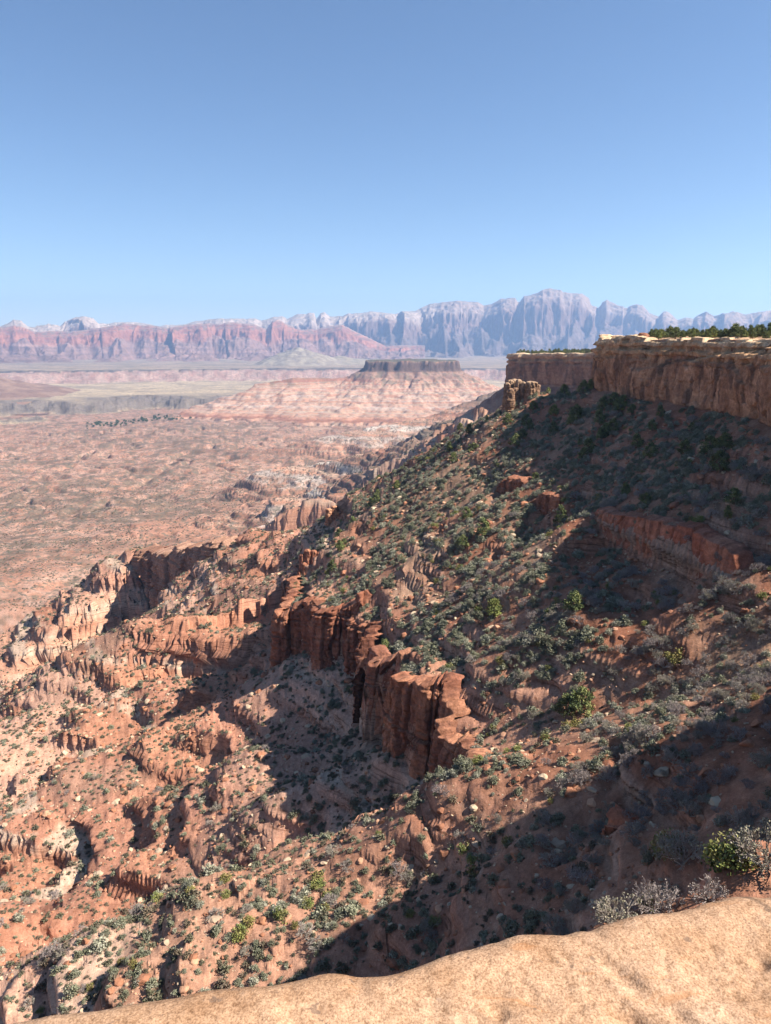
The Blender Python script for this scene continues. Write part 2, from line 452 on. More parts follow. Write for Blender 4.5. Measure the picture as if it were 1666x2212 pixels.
RED_SOIL = (.235, .103, .061); RED_PALE = (.46, .25, .165); DARK_RED = (.21, .078, .046); PALE = (.46, .335, .245)
WHITE = (.47, .40, .32); PINK = (.48, .285, .20); BROWN = (.25, .15, .095); GREYGR = (.15, .135, .10)
def strata(z, seed=3):
    """Colour of the beds, by height: thin repeating beds of red, pink, pale and near-white rock."""
    r = np.random.default_rng(seed); zs = []; cs = []; zz = -330.0
    pal = [RED_PALE, PINK, (.41, .20, .13), RED_PALE, (.44, .235, .16), (.38, .185, .115), PINK, (.49, .33, .24), RED_PALE, (.34, .16, .10)]
    while zz < 60:
        T = r.uniform(1.2, 6.0); c = np.array(pal[r.integers(len(pal))]) * r.uniform(.88, 1.1)
        if r.uniform() < .19: c, T = np.array(PALE), T * .5
        zs += [zz, zz + T * .85]; cs += [c, c]; zz += T
    zs = np.array(zs); cs = np.array(cs)
    return np.stack([np.interp(z, zs, cs[:, i]) for i in range(3)], -1)
def ground_tone(X, Y, z, sd, tm, patch, g, steep):
    r = np.hypot(X, Y)
    n1 = fbm(X / 14, Y / 14, 4, 81); n2 = fbm(X / 55, Y / 55, 3, 83); n3 = fbm(X / 3.5, Y / 3.5, 3, 85)
    beds = strata(z + 4.0 * fbm(X / 150, Y / 150, 2, 82) + .35 * n1)
    soil = lerp(RED_SOIL, (.325, .17, .108), sstep(-.5, .7, n1 + .5 * n3))
    soil = lerp(soil, (.375, .24, .178), sstep(-50, -75, z + 6 * n2) * .8)
    litter = sstep(.0, .6, n2 + .45 * n1)                           # grey stony talus with low scrub
    soil = lerp(soil, (.215, .165, .115), litter * .55)
    c = lerp(soil, beds, np.maximum(sstep(-42, -70, z + 6 * n2) * (.45 + .55 * patch), .5 * sstep(.6, 1.2, steep)))
    # the pale green-white bed that surfaces low on the left
    wb = sstep(9, 3, np.abs(z + 148 + 7 * n2)) * sstep(-.1, .5, fbm(X / 60 + 3, Y / 60, 2, 87) - .05) * (r < 900)
    c = lerp(c, (.47, .43, .33), wb * .7)
    # escarpment spurs farther off: thin red and white beds
    far = sstep(700, 1000, r) * (z > -293)
    fb = strata(z * 1.0 + 2 * n2, 8)
    wl = sstep(22, 15, np.abs(z + 138 + 5 * n2)) * (Y < 1120) * .9 + sstep(8, 4, np.abs(z + 226 + 3 * n2)) * sstep(-.6, -.2, n2) + sstep(5, 2, np.abs(z + 248 + 3 * n2)) * .8 + sstep(4, 1.5, np.abs(z + 258 + 3 * n2)) * .7
    fb = lerp(fb, (.36, .19, .13), .3) * (1 + .55 * noise(z / 2.6 + .4 * n2, X / 400, 101))[..., None]
    fb = lerp(fb * .95, (.58, .52, .45), np.clip(wl, 0, 1) * .85)
    fb = lerp(fb, (.20, .155, .115), sstep(-190, -150, z) * .75)
    c = lerp(c, fb, far)
    # valley floor
    v = sstep(-286, -294, z) * sstep(500, 800, r) * (r < 3600)
    vn = fbm(X / 34, Y / 30, 5, 91, .66); vb = fbm(X / 420, Y / 240, 3, 93); vr = ridged(X / 40, Y / 30, 3, 95)
    red = lerp((.42, .225, .15), (.47, .30, .225), sstep(.3, .9, vr))
    scrub = lerp((.25, .165, .115), (.18, .135, .095), sstep(-.3, .4, vn))
    vc = lerp(red, scrub, sstep(-.25, .45, vn * 1.1 + vb * .6 - .02) * .85)
    c = lerp(c * (1 - .22 * far[..., None]), vc * .72, v)
    # pale plain, lava bench and far plateau
    w = fbm(X / 420, Y / 420, 4, 47)
    q = r + w * 330 + np.clip(X + 400, 0, 3000) * .5
    bench = sstep(3250, 3350, q)
    pn = fbm(X / 300, Y / 200, 4, 97)
    plain = lerp((.40, .315, .205), (.27, .215, .15), sstep(-.2, .5, pn))
    c = lerp(c, plain, bench)
    lava = sstep(3300, 3370, q) * (1 - sstep(3580, 3800, q + 120 * pn))
    c = lerp(c, (.115, .095, .085), lava * .85)
    q2 = r + w * 150 + 110 * ridged(X / 260, Y / 260, 3, 49)
    step = sstep(5040, 5080, q2) * (1 - sstep(5330, 5350, q2))
    c = lerp(c, lerp((.30, .175, .14), (.36, .25, .205), sstep(.3, .8, ridged(X / 70, Y / 70, 2, 99))), step)
    c = lerp(c, (.075, .062, .055), sstep(5335, 5345, q2) * (1 - sstep(5385, 5500, q2)))
    c = lerp(c, lerp((.30, .225, .16), (.19, .155, .115), sstep(-.2, .4, pn)), sstep(5400, 5500, q2))
    top = 1 - sstep(-2, .5, sd)
    c = lerp(c, (.44, .29, .18), top)
    return np.clip(c, .01, .9)
GC = ground_tone(GX, GY, GZ, GSD, GTM, GPATCH, GG, GST)
M_slope = ground_mat('hillside_soil', [2.6, 0.55, 9.0], .6, .14, None, .28, True)
GC = np.concatenate([GC, GRK[..., None]], -1)
M_valley = ground_mat('valley_soil', [0.055, 0.22, 0.012], .4, 2.0, [(0.17, .545, (.095, .085, .062), .85), (0.07, .575, (.11, .10, .075), .7)], .25)
GV = np.stack([GX, GY, GZ], -1).reshape(-1, 3); GQ = grid_quads(len(RR), len(AZ), True)
_cut = np.searchsorted(RR, 900) - 1
_isnear = (GQ // len(AZ)).min(1) < _cut
v_, q_, c_ = compact(GV, GQ[_isnear], GC.reshape(-1, 4))
o = mesh_from('hillside', v_, q_, M_slope, c_); tag(o, 'steep red talus slope with pale badland ledges falling to the valley', kind='structure')
v_, q_, c_ = compact(GV, GQ[~_isnear], GC.reshape(-1, 4))
o = mesh_from('valley_floor', v_, q_, M_valley, c_); tag(o, 'wide pink and grey valley floor below the escarpment', kind='structure')

# ------------------------------------------------------------------ flat-topped mesa in the middle distance
def build_mesa():
    xs = np.arange(-900, 720, 4.2, F); ys = np.arange(2550, 4050, 5.0, F)
    X, Y = np.meshgrid(xs, ys)
    top = [(-95, 3380), (-40, 3330), (60, 3325), (170, 3340), (300, 3370), (322, 3420), (290, 3600), (100, 3660), (-80, 3560)]
    def sdf(P):
        d, _, _ = seg_dist(X, Y, P, True); return np.where(inside(X, Y, P), -d, d)
    nz = fbm(X / 120, Y / 120, 4, 201); gul = ridged(np.arctan2(Y - 3440, X - 100) * 7 + .25 * nz, np.hypot(X - 100, Y - 3440) / 220, 4, 203, .5) * .45 + .55 * ridged(X / 95, Y / 95, 2, 204, .4)
    d = sdf(top) + 20 * fbm(X / 60, Y / 60, 4, 205)
    zt = -93 + 5 * fbm(X / 70, Y / 70, 3, 206) + 4 * np.clip(-d / 60, 0, 1)
    rad = d + (gul - .6) * np.clip(d * .55, 0, 85) + nz * np.clip(d * .16, 0, 45)
    z1 = np.interp(rad, [-5, 0, 9, 14, 130, 240, 380, 620, 900], [-93, -94, -129, -131, -194, -226, -258, -298, -310])
    z = np.where(d < 0, zt, z1)
    # lower red shoulder to the left, running out into the valley
    sh = [(-560, 3230, -184), (-400, 3260, -160), (-250, 3330, -163), (-120, 3400, -165), (-60, 3420, -160)]
    k, par, _ = seg_dist(X, Y, sh); zc = np.interp(par, range(len(sh)), [p[2] for p in sh])
    kk = k + (gul - .6) * np.clip(k * .8, 0, 110) + nz * np.clip(k * .2, 0, 50)
    z2 = zc + 5 * nz - np.interp(kk, [-50, 4, 16, 60, 110, 240, 420, 640], [0, 0, 14, 36, 52, 92, 122, 146])
    sp = [(-700, 3050, -285), (-480, 3080, -250), (-300, 3180, -214)]
    k, par, _ = seg_dist(X, Y, sp); zc = np.interp(par, range(len(sp)), [p[2] for p in sp])
    z3 = zc - .3 * np.maximum(k + (gul - .6) * np.clip(k, 0, 160) * .8 - 5, 0)
    z = smax(smax(z, z2, 5), z3, 5)
    lat = 3 * nz
    tz = np.interp(z + lat, TZ3, TO3) - lat
    m = sstep(-140, -175, z) * .6
    z = z * (1 - m) + tz * m
    z = z + .7 * fbm(X / 18, Y / 18, 2, 207)
    edge = np.minimum.reduce([X - xs[0], xs[-1] - X, Y - ys[0], ys[-1] - Y])
    z = np.where(z < -299, np.minimum(z, -306), z) - 30 * (1 - sstep(0, 60, edge))
    st = np.hypot(np.gradient(z, axis=1) / 4.2, np.gradient(z, axis=0) / 5)
    zb = z + 2.5 * nz
    c = strata(zb, 21)
    r2 = np.random.default_rng(4)
    for zc_, wd in ((-226, 5), (-241, 2.5), (-262, 5), (-207, 2.5)):
        c = lerp(c, (.52, .45, .38), sstep(wd, wd * .4, np.abs(zb - zc_)) * sstep(-.5, .1, fbm(X / 90, Y / 90, 2, 211)) * .6)
    c = lerp(c, (.24, .155, .115), sstep(-190, -150, zb) * .6)
    c = lerp(c, (.19, .15, .105), sstep(.05, .5, fbm(X / 50, Y / 50, 3, 209)) * sstep(-215, -170, z) * .8)
    c = lerp(c, (.33, .15, .10), sstep(10, 3, np.abs(zb + 172)) * (X < -60) * .8)
    c = lerp(c, (.13, .082, .062), ((d > -2) & (z > -136) & (d < 40)) * 1.0)
    c = lerp(c, (.10, .095, .06), (d < -6) * .9)
    c = c * .74
    o = mesh_from('flat_topped_mesa', np.stack([X, Y, z], -1).reshape(-1, 3), grid_quads(len(ys), len(xs)), M_mid, c.reshape(-1, 3))
    tag(o, 'flat topped mesa with a dark cap cliff above banded red and white slopes', kind='structure')
M_mid = ground_mat('banded_rock', [0.06, 0.25], .5, 2.5, [(0.10, .60, (.10, .095, .065), .6)], .22)
build_mesa()

# ------------------------------------------------------------------ cinder cone and near-left knoll
def build_mound(name, cx, cy_, base, h, rad, label, c1, c2, crater=0, seed=0, power=1.25):
    n = 150; s = np.linspace(-1.25, 1.25, n, dtype=F) * rad
    X, Y = np.meshgrid(cx + s, cy_ + s)
    k = np.hypot(X - cx, (Y - cy_)) + rad * .10 * fbm(X / rad * 2, Y / rad * 2, 3, 300 + seed)
    t = np.clip(1 - k / rad, 0, 1)
    z = base + h * (t ** power) * (1 + .06 * fbm(X / rad * 7, Y / rad * 7, 3, 310 + seed))
    if crater:
        kc = np.hypot(X - cx - rad * .12, Y - cy_ + rad * .05)
        z = np.where(kc < rad * .3, z - crater * (1 - kc / (rad * .3)) , z)
    z = z - 30 * (k > rad * 1.12)
    c = lerp(c1, c2, sstep(-.3, .5, fbm(X / rad * 6, Y / rad * 6, 4, 320 + seed)))
    o = mesh_from(name, np.stack([X, Y, z], -1).reshape(-1, 3), grid_quads(n, n), M_mid, c.reshape(-1, 3))
    tag(o, label, kind='structure')
_p = at(648, 787, 6200)
build_mound('cinder_cone', _p[0], _p[1], -192, 152, 400, 'smooth grey cinder cone on the far plateau', (.20, .165, .125), (.27, .23, .17), 16, 1, 1.15)
_p = at(735, 787, 6500)
build_mound('low_cinder_hill', _p[0], _p[1], -194, 62, 420, 'low tan hill beside the grey cinder cone', (.26, .215, .15), (.21, .18, .13), 0, 2, 1.2)
_p = at(-60, 880, 3700)
build_mound('brown_knoll', _p[0], _p[1], -268, 128, 520, 'brown rounded knoll at the left edge of the valley', (.16, .10, .075), (.22, .145, .105), 0, 3, 1.1)

# ------------------------------------------------------------------ far mountain ranges
def crop1(pts): return [(x * .5, 596.4 + y * .5) for x, y in pts]
def crop2(pts): return [(833 + x * .5, 596.4 + y * .5) for x, y in pts]
RED_WALL = [(-500, 715), (-200, 700)] + crop1([(0, 222), (60, 212), (110, 222), (150, 240), (230, 235), (300, 238), (400, 226), (470, 215), (540, 198), (640, 205), (720, 222), (800, 210),
    (900, 201), (1000, 196), (1100, 206), (1150, 228), (1165, 215), (1178, 187), (1215, 186), (1240, 207), (1300, 226), (1360, 226), (1420, 215), (1480, 205), (1540, 240), (1666, 300)])
HIGH = [(-500, 690), (-200, 695)] + crop1([(0, 216), (30, 205), (60, 188), (90, 196), (120, 220), (150, 226), (210, 210), (260, 220), (285, 200), (330, 181), (375, 179), (405, 188), (430, 212), (500, 198),
    (600, 197), (690, 212), (730, 205), (800, 203), (860, 188), (950, 182), (1070, 182), (1100, 180), (1130, 190), (1185, 172), (1220, 170), (1240, 178), (1290, 158), (1320, 162), (1335, 153),
    (1358, 156), (1368, 182), (1385, 156), (1402, 150), (1425, 170), (1480, 170), (1500, 160), (1570, 156), (1600, 149), (1650, 154)]) + crop2([(0, 157), (40, 162), (70, 152), (130, 148),
    (165, 130), (190, 118), (250, 112), (320, 107), (400, 110), (425, 124), (460, 118), (485, 104), (500, 94), (560, 93), (572, 112), (582, 112), (600, 90), (660, 75), (682, 62), (755, 62), (768, 76),
    (850, 72), (880, 92), (920, 119), (938, 98), (957, 84), (975, 95), (1000, 106), (1045, 119), (1062, 108), (1090, 106), (1110, 116), (1140, 150), (1180, 172), (1200, 150), (1215, 147), (1240, 166),
    (1262, 188), (1300, 175), (1330, 181), (1352, 165), (1385, 152), (1418, 172), (1480, 161), (1520, 156), (1550, 166), (1600, 157), (1666, 146), (1800, 150), (2100, 170), (2700, 165)])
def skyline(az, pts, Rc):
    """height above the camera of a skyline traced in the picture, set at distance Rc"""
    t = np.tan(az); a = []; h = []
    for px, py in pts:
        d = ray(px, py); a.append(d[0] / d[1]); h.append(d[2] / math.hypot(d[0], d[1]))
    o_ = np.argsort(a)
    return np.interp(t, np.array(a)[o_], np.array(h)[o_]) * Rc
def build_range(name, label, az0, az1, r0, r1, Rc, sky_pts, foot_frac, face, seed, base0, alcove, mat, fold=1.0):
    az = np.radians(np.arange(az0, az1, 0.048)).astype(F); rr = np.arange(r0, r1, 15.0, F)
    A, Q = np.meshgrid(az, rr); X = Q * np.sin(A); Y = Q * np.cos(A)
    zc = skyline(A, sky_pts, Rc)
    s = A * Rc                                                       # metres along the front
    n_big = fbm(s / 700 * fold, Q / 1600, 2, seed); n_mid = ridged(s / 300 * fold, Q / 700, 3, seed + 1); n_fine = fbm(s / 55, Q / 90, 3, seed + 2)
    wc = cells(s / 620 * fold + .35 * n_big, Q / 5000 + 3, seed + 21); wc2 = cells(s / 260 * fold, Q / 4000 + 7, seed + 23)
    q = Q - (Rc - face) + alcove * ((wc[2] - .5) * 2.0 + (wc2[2] - .5) * .45) - alcove * (n_big * .9 + (1 - n_mid) * .5 - .1) - 34 * fbm(s / 80, Q / 45, 3, seed + 2)
    zc = zc + 5 * fbm(s / 70, s * 0, 3, seed + 17)
    H = zc - base0
    ff = foot_frac + .05 * n_big
    # toe, talus, cliff, stepped upper slope, crest
    P = np.array([-1900, -1200, -500, 0, 40, 120, 170, 330, 380, 620]); 
    T = [0, .05, .17, 1, 1.25, 1.78, 1.86, 2.16, 2.5, 3]             # 0..1 talus, 1..2 cliff, 2..3 upper
    t = np.interp(q, P, T)
    hf = np.where(t < 1, t * ff, np.where(t < 2, ff + (t - 1) * (.86 - ff), .86 + (t - 2) * .14))
    tal = ((ridged(s / 170, Q / 260, 3, seed + 5) - .55) * 45 + (ridged(s / 520, Q / 1500, 2, seed + 15) - .5) * H * .42) * sstep(-1700, -350, q) * (1 - sstep(-60, 90, q))
    z = base0 + H * hf + tal
    z = np.where(Q > Rc + 420, z - (Q - Rc - 420) * .35, z)
    z = z + sstep(-100, 100, q) * (20 * fbm(s / 130, Q / 110, 4, seed + 6)) * (1 - sstep(-150, 0, Q - Rc)) * .9
    lat = 12 * n_big
    hh = (z - base0) / np.maximum(H, 60) + .03 * n_fine
    c = lerp(PALX[0], PALX[1], sstep(-.3, .4, fbm(s / 120, Q / 120, 3, seed + 7)))
    band = fbm(z / 22 + lat / 20, s / 1500, 2, seed + 8)
    c = c * (1 + .30 * band[..., None])
    cl = sstep(-40, 40, q)
    c = lerp(c, lerp(PALX[2], PALX[3], sstep(-.3, .3, fbm(s / 300, z / 30, 3, seed + 9))), cl)
    c = c * .62
    white = WHITE_FN(A, z, hh, n_big, n_fine)
    c = lerp(c, (.43, .35, .28), white * cl)
    st = np.hypot(np.gradient(z, axis=0) / 15, np.gradient(z, axis=1) / (Q * math.radians(.048)))
    veg = (1 - sstep(.35, .8, st)) * sstep(-.2, .3, fbm(s / 60, Q / 60, 3, seed + 11))
    c = lerp(c, (.13, .125, .095), veg * .7 * (.3 + .7 * cl))
    o = mesh_from(name, np.stack([X, Y, z], -1).reshape(-1, 3), grid_quads(len(rr), len(az)), mat, c.reshape(-1, 3))
    tag(o, label, kind='structure'); return o
M_far = ground_mat('far_rock', [0.02, 0.006], .6, 12.0, None, .2)
PALX = [(.34, .205, .165), (.27, .165, .13), (.46, .20, .125), (.36, .15, .10)]
WHITE_FN = lambda A, z, hh, nb, nf: sstep(.93, .97, hh) * .25
build_range('red_cliff_range', 'long red cliff wall across the far side of the valley', -44, 3, 6900, 9700, 8900, RED_WALL, .50, 330, 401, -205, 190, M_far, 1.3)
PALX = [(.23, .165, .14), (.17, .125, .105), (.30, .19, .145), (.22, .145, .12)]
WHITE_FN = lambda A, z, hh, nb, nf: np.clip(sstep(.62, .86, hh + .12 * nb + .05 * nf), 0, 1) * np.where(A < math.radians(4), .72, .34)
build_range('high_mountain_range', 'high pale topped sandstone peaks on the skyline', -44, 44, 8300, 11800, 10700, HIGH, .40, 480, 431, -230, 300, M_far, .8)

# ------------------------------------------------------------------ air
def box_mesh(name, x0, x1, y0, y1, z0, z1):
    v = [(x, y, z) for z in (z0, z1) for y in (y0, y1) for x in (x0, x1)]
    q = [(0, 2, 3, 1), (4, 5, 7, 6), (0, 1, 5, 4), (2, 6, 7, 3), (0, 4, 6, 2), (1, 3, 7, 5)]
    return mesh_from(name, v, q, None, smooth=False)
hz = box_mesh('haze', -17500, 17500, -17500, 17500, -430, 900)
tag(hz, 'thin blue haze filling the valley air', kind='stuff')
hm = bpy.data.materials.new('haze_air'); hm.use_nodes = True; nt = hm.node_tree; nt.nodes.clear()
vol = nt.nodes.new('ShaderNodeVolumePrincipled'); vol.inputs['Color'].default_value = (.38, .61, 1.0, 1)
vol.inputs['Density'].default_value = 6.4e-5; vol.inputs['Anisotropy'].default_value = 0.25
mo = nt.nodes.new('ShaderNodeOutputMaterial'); nt.links.new(vol.outputs[0], mo.inputs['Volume'])
hz.data.materials.append(hm)

# ------------------------------------------------------------------ foreground slab
def build_slab():
    edge_px = [(-420, 2290), (-150, 2240), (115, 2206), (280, 2179), (450, 2147), (590, 2133), (690, 2108), (833, 2087), (923, 2073), (1040, 2038), (1123, 2016), (1178, 2021), (1263, 2008),
               (1358, 1983), (1483, 1963), (1653, 1918), (1850, 1880), (2200, 1840)]
    E = []
    for x, y in edge_px:
        d = ray(x, y); E.append(d[:2] * (-1.52 / d[2]))
    E = np.array(E); L = np.concatenate([[0], np.cumsum(np.hypot(*np.diff(E, axis=0).T))])
    s = np.arange(0, L[-1], .011); ex = np.interp(s, L, E[:, 0]); ey = np.interp(s, L, E[:, 1])
    ex = ex + .006 * fbm(s * 4, s * 0, 3, 521); ey = ey + .009 * fbm(s * 5, s * 0 + 3, 4, 523) - .03 * (cells(s * 1.7, s * 0 + .5, 525)[2] > .8) * sstep(.3, .1, cells(s * 1.7, s * 0 + .5, 525)[0])
    k = np.ones(5) / 5
    ex = np.convolve(np.pad(ex, 2, 'edge'), k, 'valid'); ey = np.convolve(np.pad(ey, 2, 'edge'), k, 'valid')
    prof = [(-.9, -13.5), (-.7, -9), (-.55, -6), (-.5, -3), (-.42, -1.4), (-.30, -.8), (-.14, -.45), (-.03, -.2), (.0, -.1), (.012, -.055), (.03, -.025), (.06, -.008), (.1, 0)] 
    ins = np.concatenate([[p[0] for p in prof], np.geomspace(.115, 4.2, 150)]); hz_ = np.concatenate([[p[1] for p in prof], np.zeros(150)])
    # inward direction: towards and past the camera
    S, I = np.meshgrid(np.arange(len(s)), np.arange(len(ins)))
    X = ex[S] * 1.0; Y = ey[S] - ins[I]; Zb = hz_[I]
    wob = np.where(Zb < -.3, .12 * fbm(X * 1.5, Zb * 1.5, 3, 501), 0)
    Y = Y + wob
    t = sstep(0, .3, ins[I])
    n = .020 * fbm(X * 1.1, Y * 1.1, 4, 503) + .012 * fbm(X * 5, Y * 5, 3, 505) + .005 * fbm(X * 22, Y * 22, 2, 507)
    pit = cells(X * 7, Y * 7, 509); n = n - .016 * sstep(.22, .06, pit[0]) * (pit[2] > .78)
    pit = cells(X * 3.1 + .4 * noise(X * 6, Y * 6, 513), Y * 2.3, 515); n = n - .020 * sstep(.30, .16, pit[0]) * (pit[2] > .72)
    crk = cells(X * .75 + .12 * fbm(X * 3, Y * 3, 3, 517), Y * 1.1, 519); n = n - .012 * sstep(.016, .0, crk[1] - crk[0]) * sstep(-.1, .3, noise(X * .9, Y * .9, 520)) + .018 * (crk[2] - .5) * sstep(.0, .05, crk[1] - crk[0])
    # a faint long fracture and a shallow hollow
    ln = (X * .80 + Y * .6) - 1.33 + .03 * noise(X * 4, Y * 4, 511)
    n = n - .014 * sstep(.03, 0, np.abs(ln)) * (X > .2)
    Z = -1.465 + Zb + n * np.where(Zb < -.3, 0, 1) * (.35 + .65 * t) - .02 * sstep(.5, 2.5, ins[I])
    o = mesh_from('sandstone_slab', np.stack([X, Y, Z], -1).reshape(-1, 3), grid_quads(*S.shape), M_slab)
    tag(o, 'sunlit tan sandstone slab across the bottom, edge of the overlook', 'rock')
def slab_mat():
    m, nt, b = new_mat('tan_sandstone')
    P = nd(nt, 'ShaderNodeNewGeometry').outputs['Position']
    big = noise_n(nt, P, 1.6, 5, .6, .4); mid = noise_n(nt, P, 7, 5, .65); fine = noise_n(nt, P, 60, 4, .7); grit = noise_n(nt, P, 190, 2, .6)
    col = ramp(nt, big, [(.3, (.315, .19, .112)), (.5, (.385, .243, .15)), (.7, (.435, .295, .20))])
    col = mixc(nt, 'MULTIPLY', 1.0, col, ramp(nt, mid, [(.3, (.78, .72, .66)), (.55, (1, 1, 1)), (.75, (1.1, 1.1, 1.12))]))
    col = mixc(nt, 'MULTIPLY', 1.0, col, ramp(nt, fine, [(.28, (.55, .48, .42)), (.45, (.98, .97, .96)), (.7, (1.24, 1.25, 1.27))]))
    col = mixc(nt, 'MULTIPLY', 1.0, col, ramp(nt, grit, [(.3, (.62, .58, .54)), (.6, (1.15, 1.15, 1.15))]))
    st = noise_n(nt, pos_scaled(nt, (1.0, 2.6, 1)), 2.4, 6, .62, 1.2)
    col = mixc(nt, 'MIX', ramp(nt, st, [(.60, (0, 0, 0)), (.66, (.55, .55, .55)), (.72, (.1, .1, .1))]), col, (.36, .17, .075))
    sp = noise_n(nt, P, 17, 3, .75)
    col = mixc(nt, 'MIX', ramp(nt, sp, [(.64, (0, 0, 0)), (.675, (.8, .8, .8))]), col, (.17, .11, .075))
    sp2 = noise_n(nt, pos_scaled(nt, (1, 1.3, 1)), 5.2, 4, .8)
    col = mixc(nt, 'MIX', ramp(nt, sp2, [(.66, (0, 0, 0)), (.70, (.45, .45, .45))]), col, (.20, .145, .11))
    vd = nd(nt, 'ShaderNodeTexVoronoi', feature='DISTANCE_TO_EDGE'); vd.inputs['Scale'].default_value = .85
    wv = nd(nt, 'ShaderNodeTexNoise'); wv.inputs['Scale'].default_value = 2.6; wv.inputs['Detail'].default_value = 5; nt.links.new(P, wv.inputs['Vector'])
    wa = nd(nt, 'ShaderNodeVectorMath', operation='MULTIPLY_ADD'); wa.inputs[1].default_value = (.55, .55, .3); nt.links.new(wv.outputs['Color'], wa.inputs[0]); nt.links.new(P, wa.inputs[2]); nt.links.new(wa.outputs[0], vd.inputs['Vector'])
    ck = nd(nt, 'ShaderNodeMath', operation='MULTIPLY'); nt.links.new(ramp(nt, vd.outputs['Distance'], [(.0, (1, 1, 1)), (.006, (.75, .75, .75)), (.013, (0, 0, 0))]), ck.inputs[0]); nt.links.new(ramp(nt, noise_n(nt, P, 1.3, 3), [(.48, (0, 0, 0)), (.6, (.8, .8, .8))]), ck.inputs[1])
    col = mixc(nt, 'MIX', ck.outputs[0], col, (.13, .08, .05))
    lc = noise_n(nt, P, 11, 3, .7); lm = noise_n(nt, P, 1.1, 2, .5)
    mm = nd(nt, 'ShaderNodeMath', operation='MULTIPLY'); nt.links.new(ramp(nt, lc, [(.62, (0, 0, 0)), (.66, (1, 1, 1))]), mm.inputs[0]); nt.links.new(ramp(nt, lm, [(.58, (0, 0, 0)), (.68, (.8, .8, .8))]), mm.inputs[1])
    col = mixc(nt, 'MIX', mm.outputs[0], col, (.50, .30, .06))
    nt.links.new(col, b.inputs['Base Color'])
    add = nd(nt, 'ShaderNodeMath', operation='ADD'); nt.links.new(fine, add.inputs[0]); nt.links.new(mid, add.inputs[1])
    bm = nd(nt, 'ShaderNodeBump'); bm.inputs['Strength'].default_value = .45; bm.inputs['Distance'].default_value = .012
    nt.links.new(add.outputs[0], bm.inputs['Height']); nt.links.new(bm.outputs[0], b.inputs['Normal'])
    return m
M_slab = slab_mat()
build_slab()

# ------------------------------------------------------------------ cliff walls
def worley1(s, seed):
    """1-D cells along a wall: distance to the cell centre (0 centre .. 1 border) and a value per cell."""
    i = np.floor(s); best = np.full(s.shape, 9.0); best2 = np.full(s.shape, 9.0); rv = np.zeros(s.shape)
    for dx in (-1, 0, 1):
        c = (i + dx).astype(np.int64); z0 = np.zeros_like(c)
        p = c + .15 + .7 * _h01(c, z0, seed); d = np.abs(p - s); r = _h01(c, z0, seed + 1)
        m = d < best; best2 = np.where(m, best, np.minimum(best2, d)); rv = np.where(m, r, rv); best = np.where(m, d, best)
    return best, best2 - best, rv
def resample(pts, step):
    pts = np.array(pts, float); L = np.concatenate([[0], np.cumsum(np.hypot(*np.diff(pts[:, :2], axis=0).T))])
    s = np.arange(0, L[-1], step)
    out = np.stack([np.interp(s, L, pts[:, i]) for i in range(pts.shape[1])], -1)
    return s, out
def smooth_path(P, n):
    k = np.hanning(n + 2)[1:-1]; k /= k.sum()
    return np.stack([np.convolve(np.pad(P[:, i], n // 2, 'edge'), k, 'valid')[:len(P)] for i in range(P.shape[1])], -1)
def wall(name, pts, step, side, top_fn, bot_fn, off_fn, tone_fn, mat, cap=3.0, sm=15, lift=0.0, rise=0.0):
    s, P = resample(pts, step); P = smooth_path(P, sm)
    T = np.gradient(P[:, :2], axis=0); T /= np.linalg.norm(T, axis=1)[:, None]
    N = np.stack([-T[:, 1], T[:, 0]], -1) * side
    N = smooth_path(N, sm); N /= np.linalg.norm(N, axis=1)[:, None]
    zt = top_fn(s, P, N); zb = bot_fn(s, P, N)
    n = int(np.max(zt - zb) / step)
    f = np.linspace(0, 1, n)
    S, Fv = np.meshgrid(s, f)
    Zv = zb[None] + (zt - zb)[None] * Fv
    off = off_fn(S, Fv, Zv, (zt - zb)[None] * np.ones_like(S))
    X = P[None, :, 0] + N[None, :, 0] * off; Y = P[None, :, 1] + N[None, :, 1] * off
    tone = tone_fn(S, Fv, Zv)
    # cap: rows running back over the top
    back = np.linspace(.25, cap, 8)[:, None]
    topo = off[-1:]
    cx = P[None, :, 0] + N[None, :, 0] * (topo - back); cyy = P[None, :, 1] + N[None, :, 1] * (topo - back)
    cz = Zv[-1:] + rise * back + .12 * fbm(cx / 1.5, cyy / 1.5, 3, 601) + .02 - .35 * sstep(cap * .7, cap, back) + lift
    X = np.concatenate([X, cx]); Y = np.concatenate([Y, cyy]); Zv = np.concatenate([Zv, cz]); tone = np.concatenate([tone, np.repeat(tone[-1:], 8, 0)])
    V = np.stack([X, Y, Zv], -1).reshape(-1, 3)
    q = grid_quads(X.shape[0], X.shape[1])
    if side > 0: q = q[:, ::-1]
    return mesh_from(name, V, q, mat, np.clip(tone, .01, .9).reshape(-1, 3))
M_cliff = ground_mat('cliff_rock', [1.4, .35, 5.0], .8, .22, None, .28)

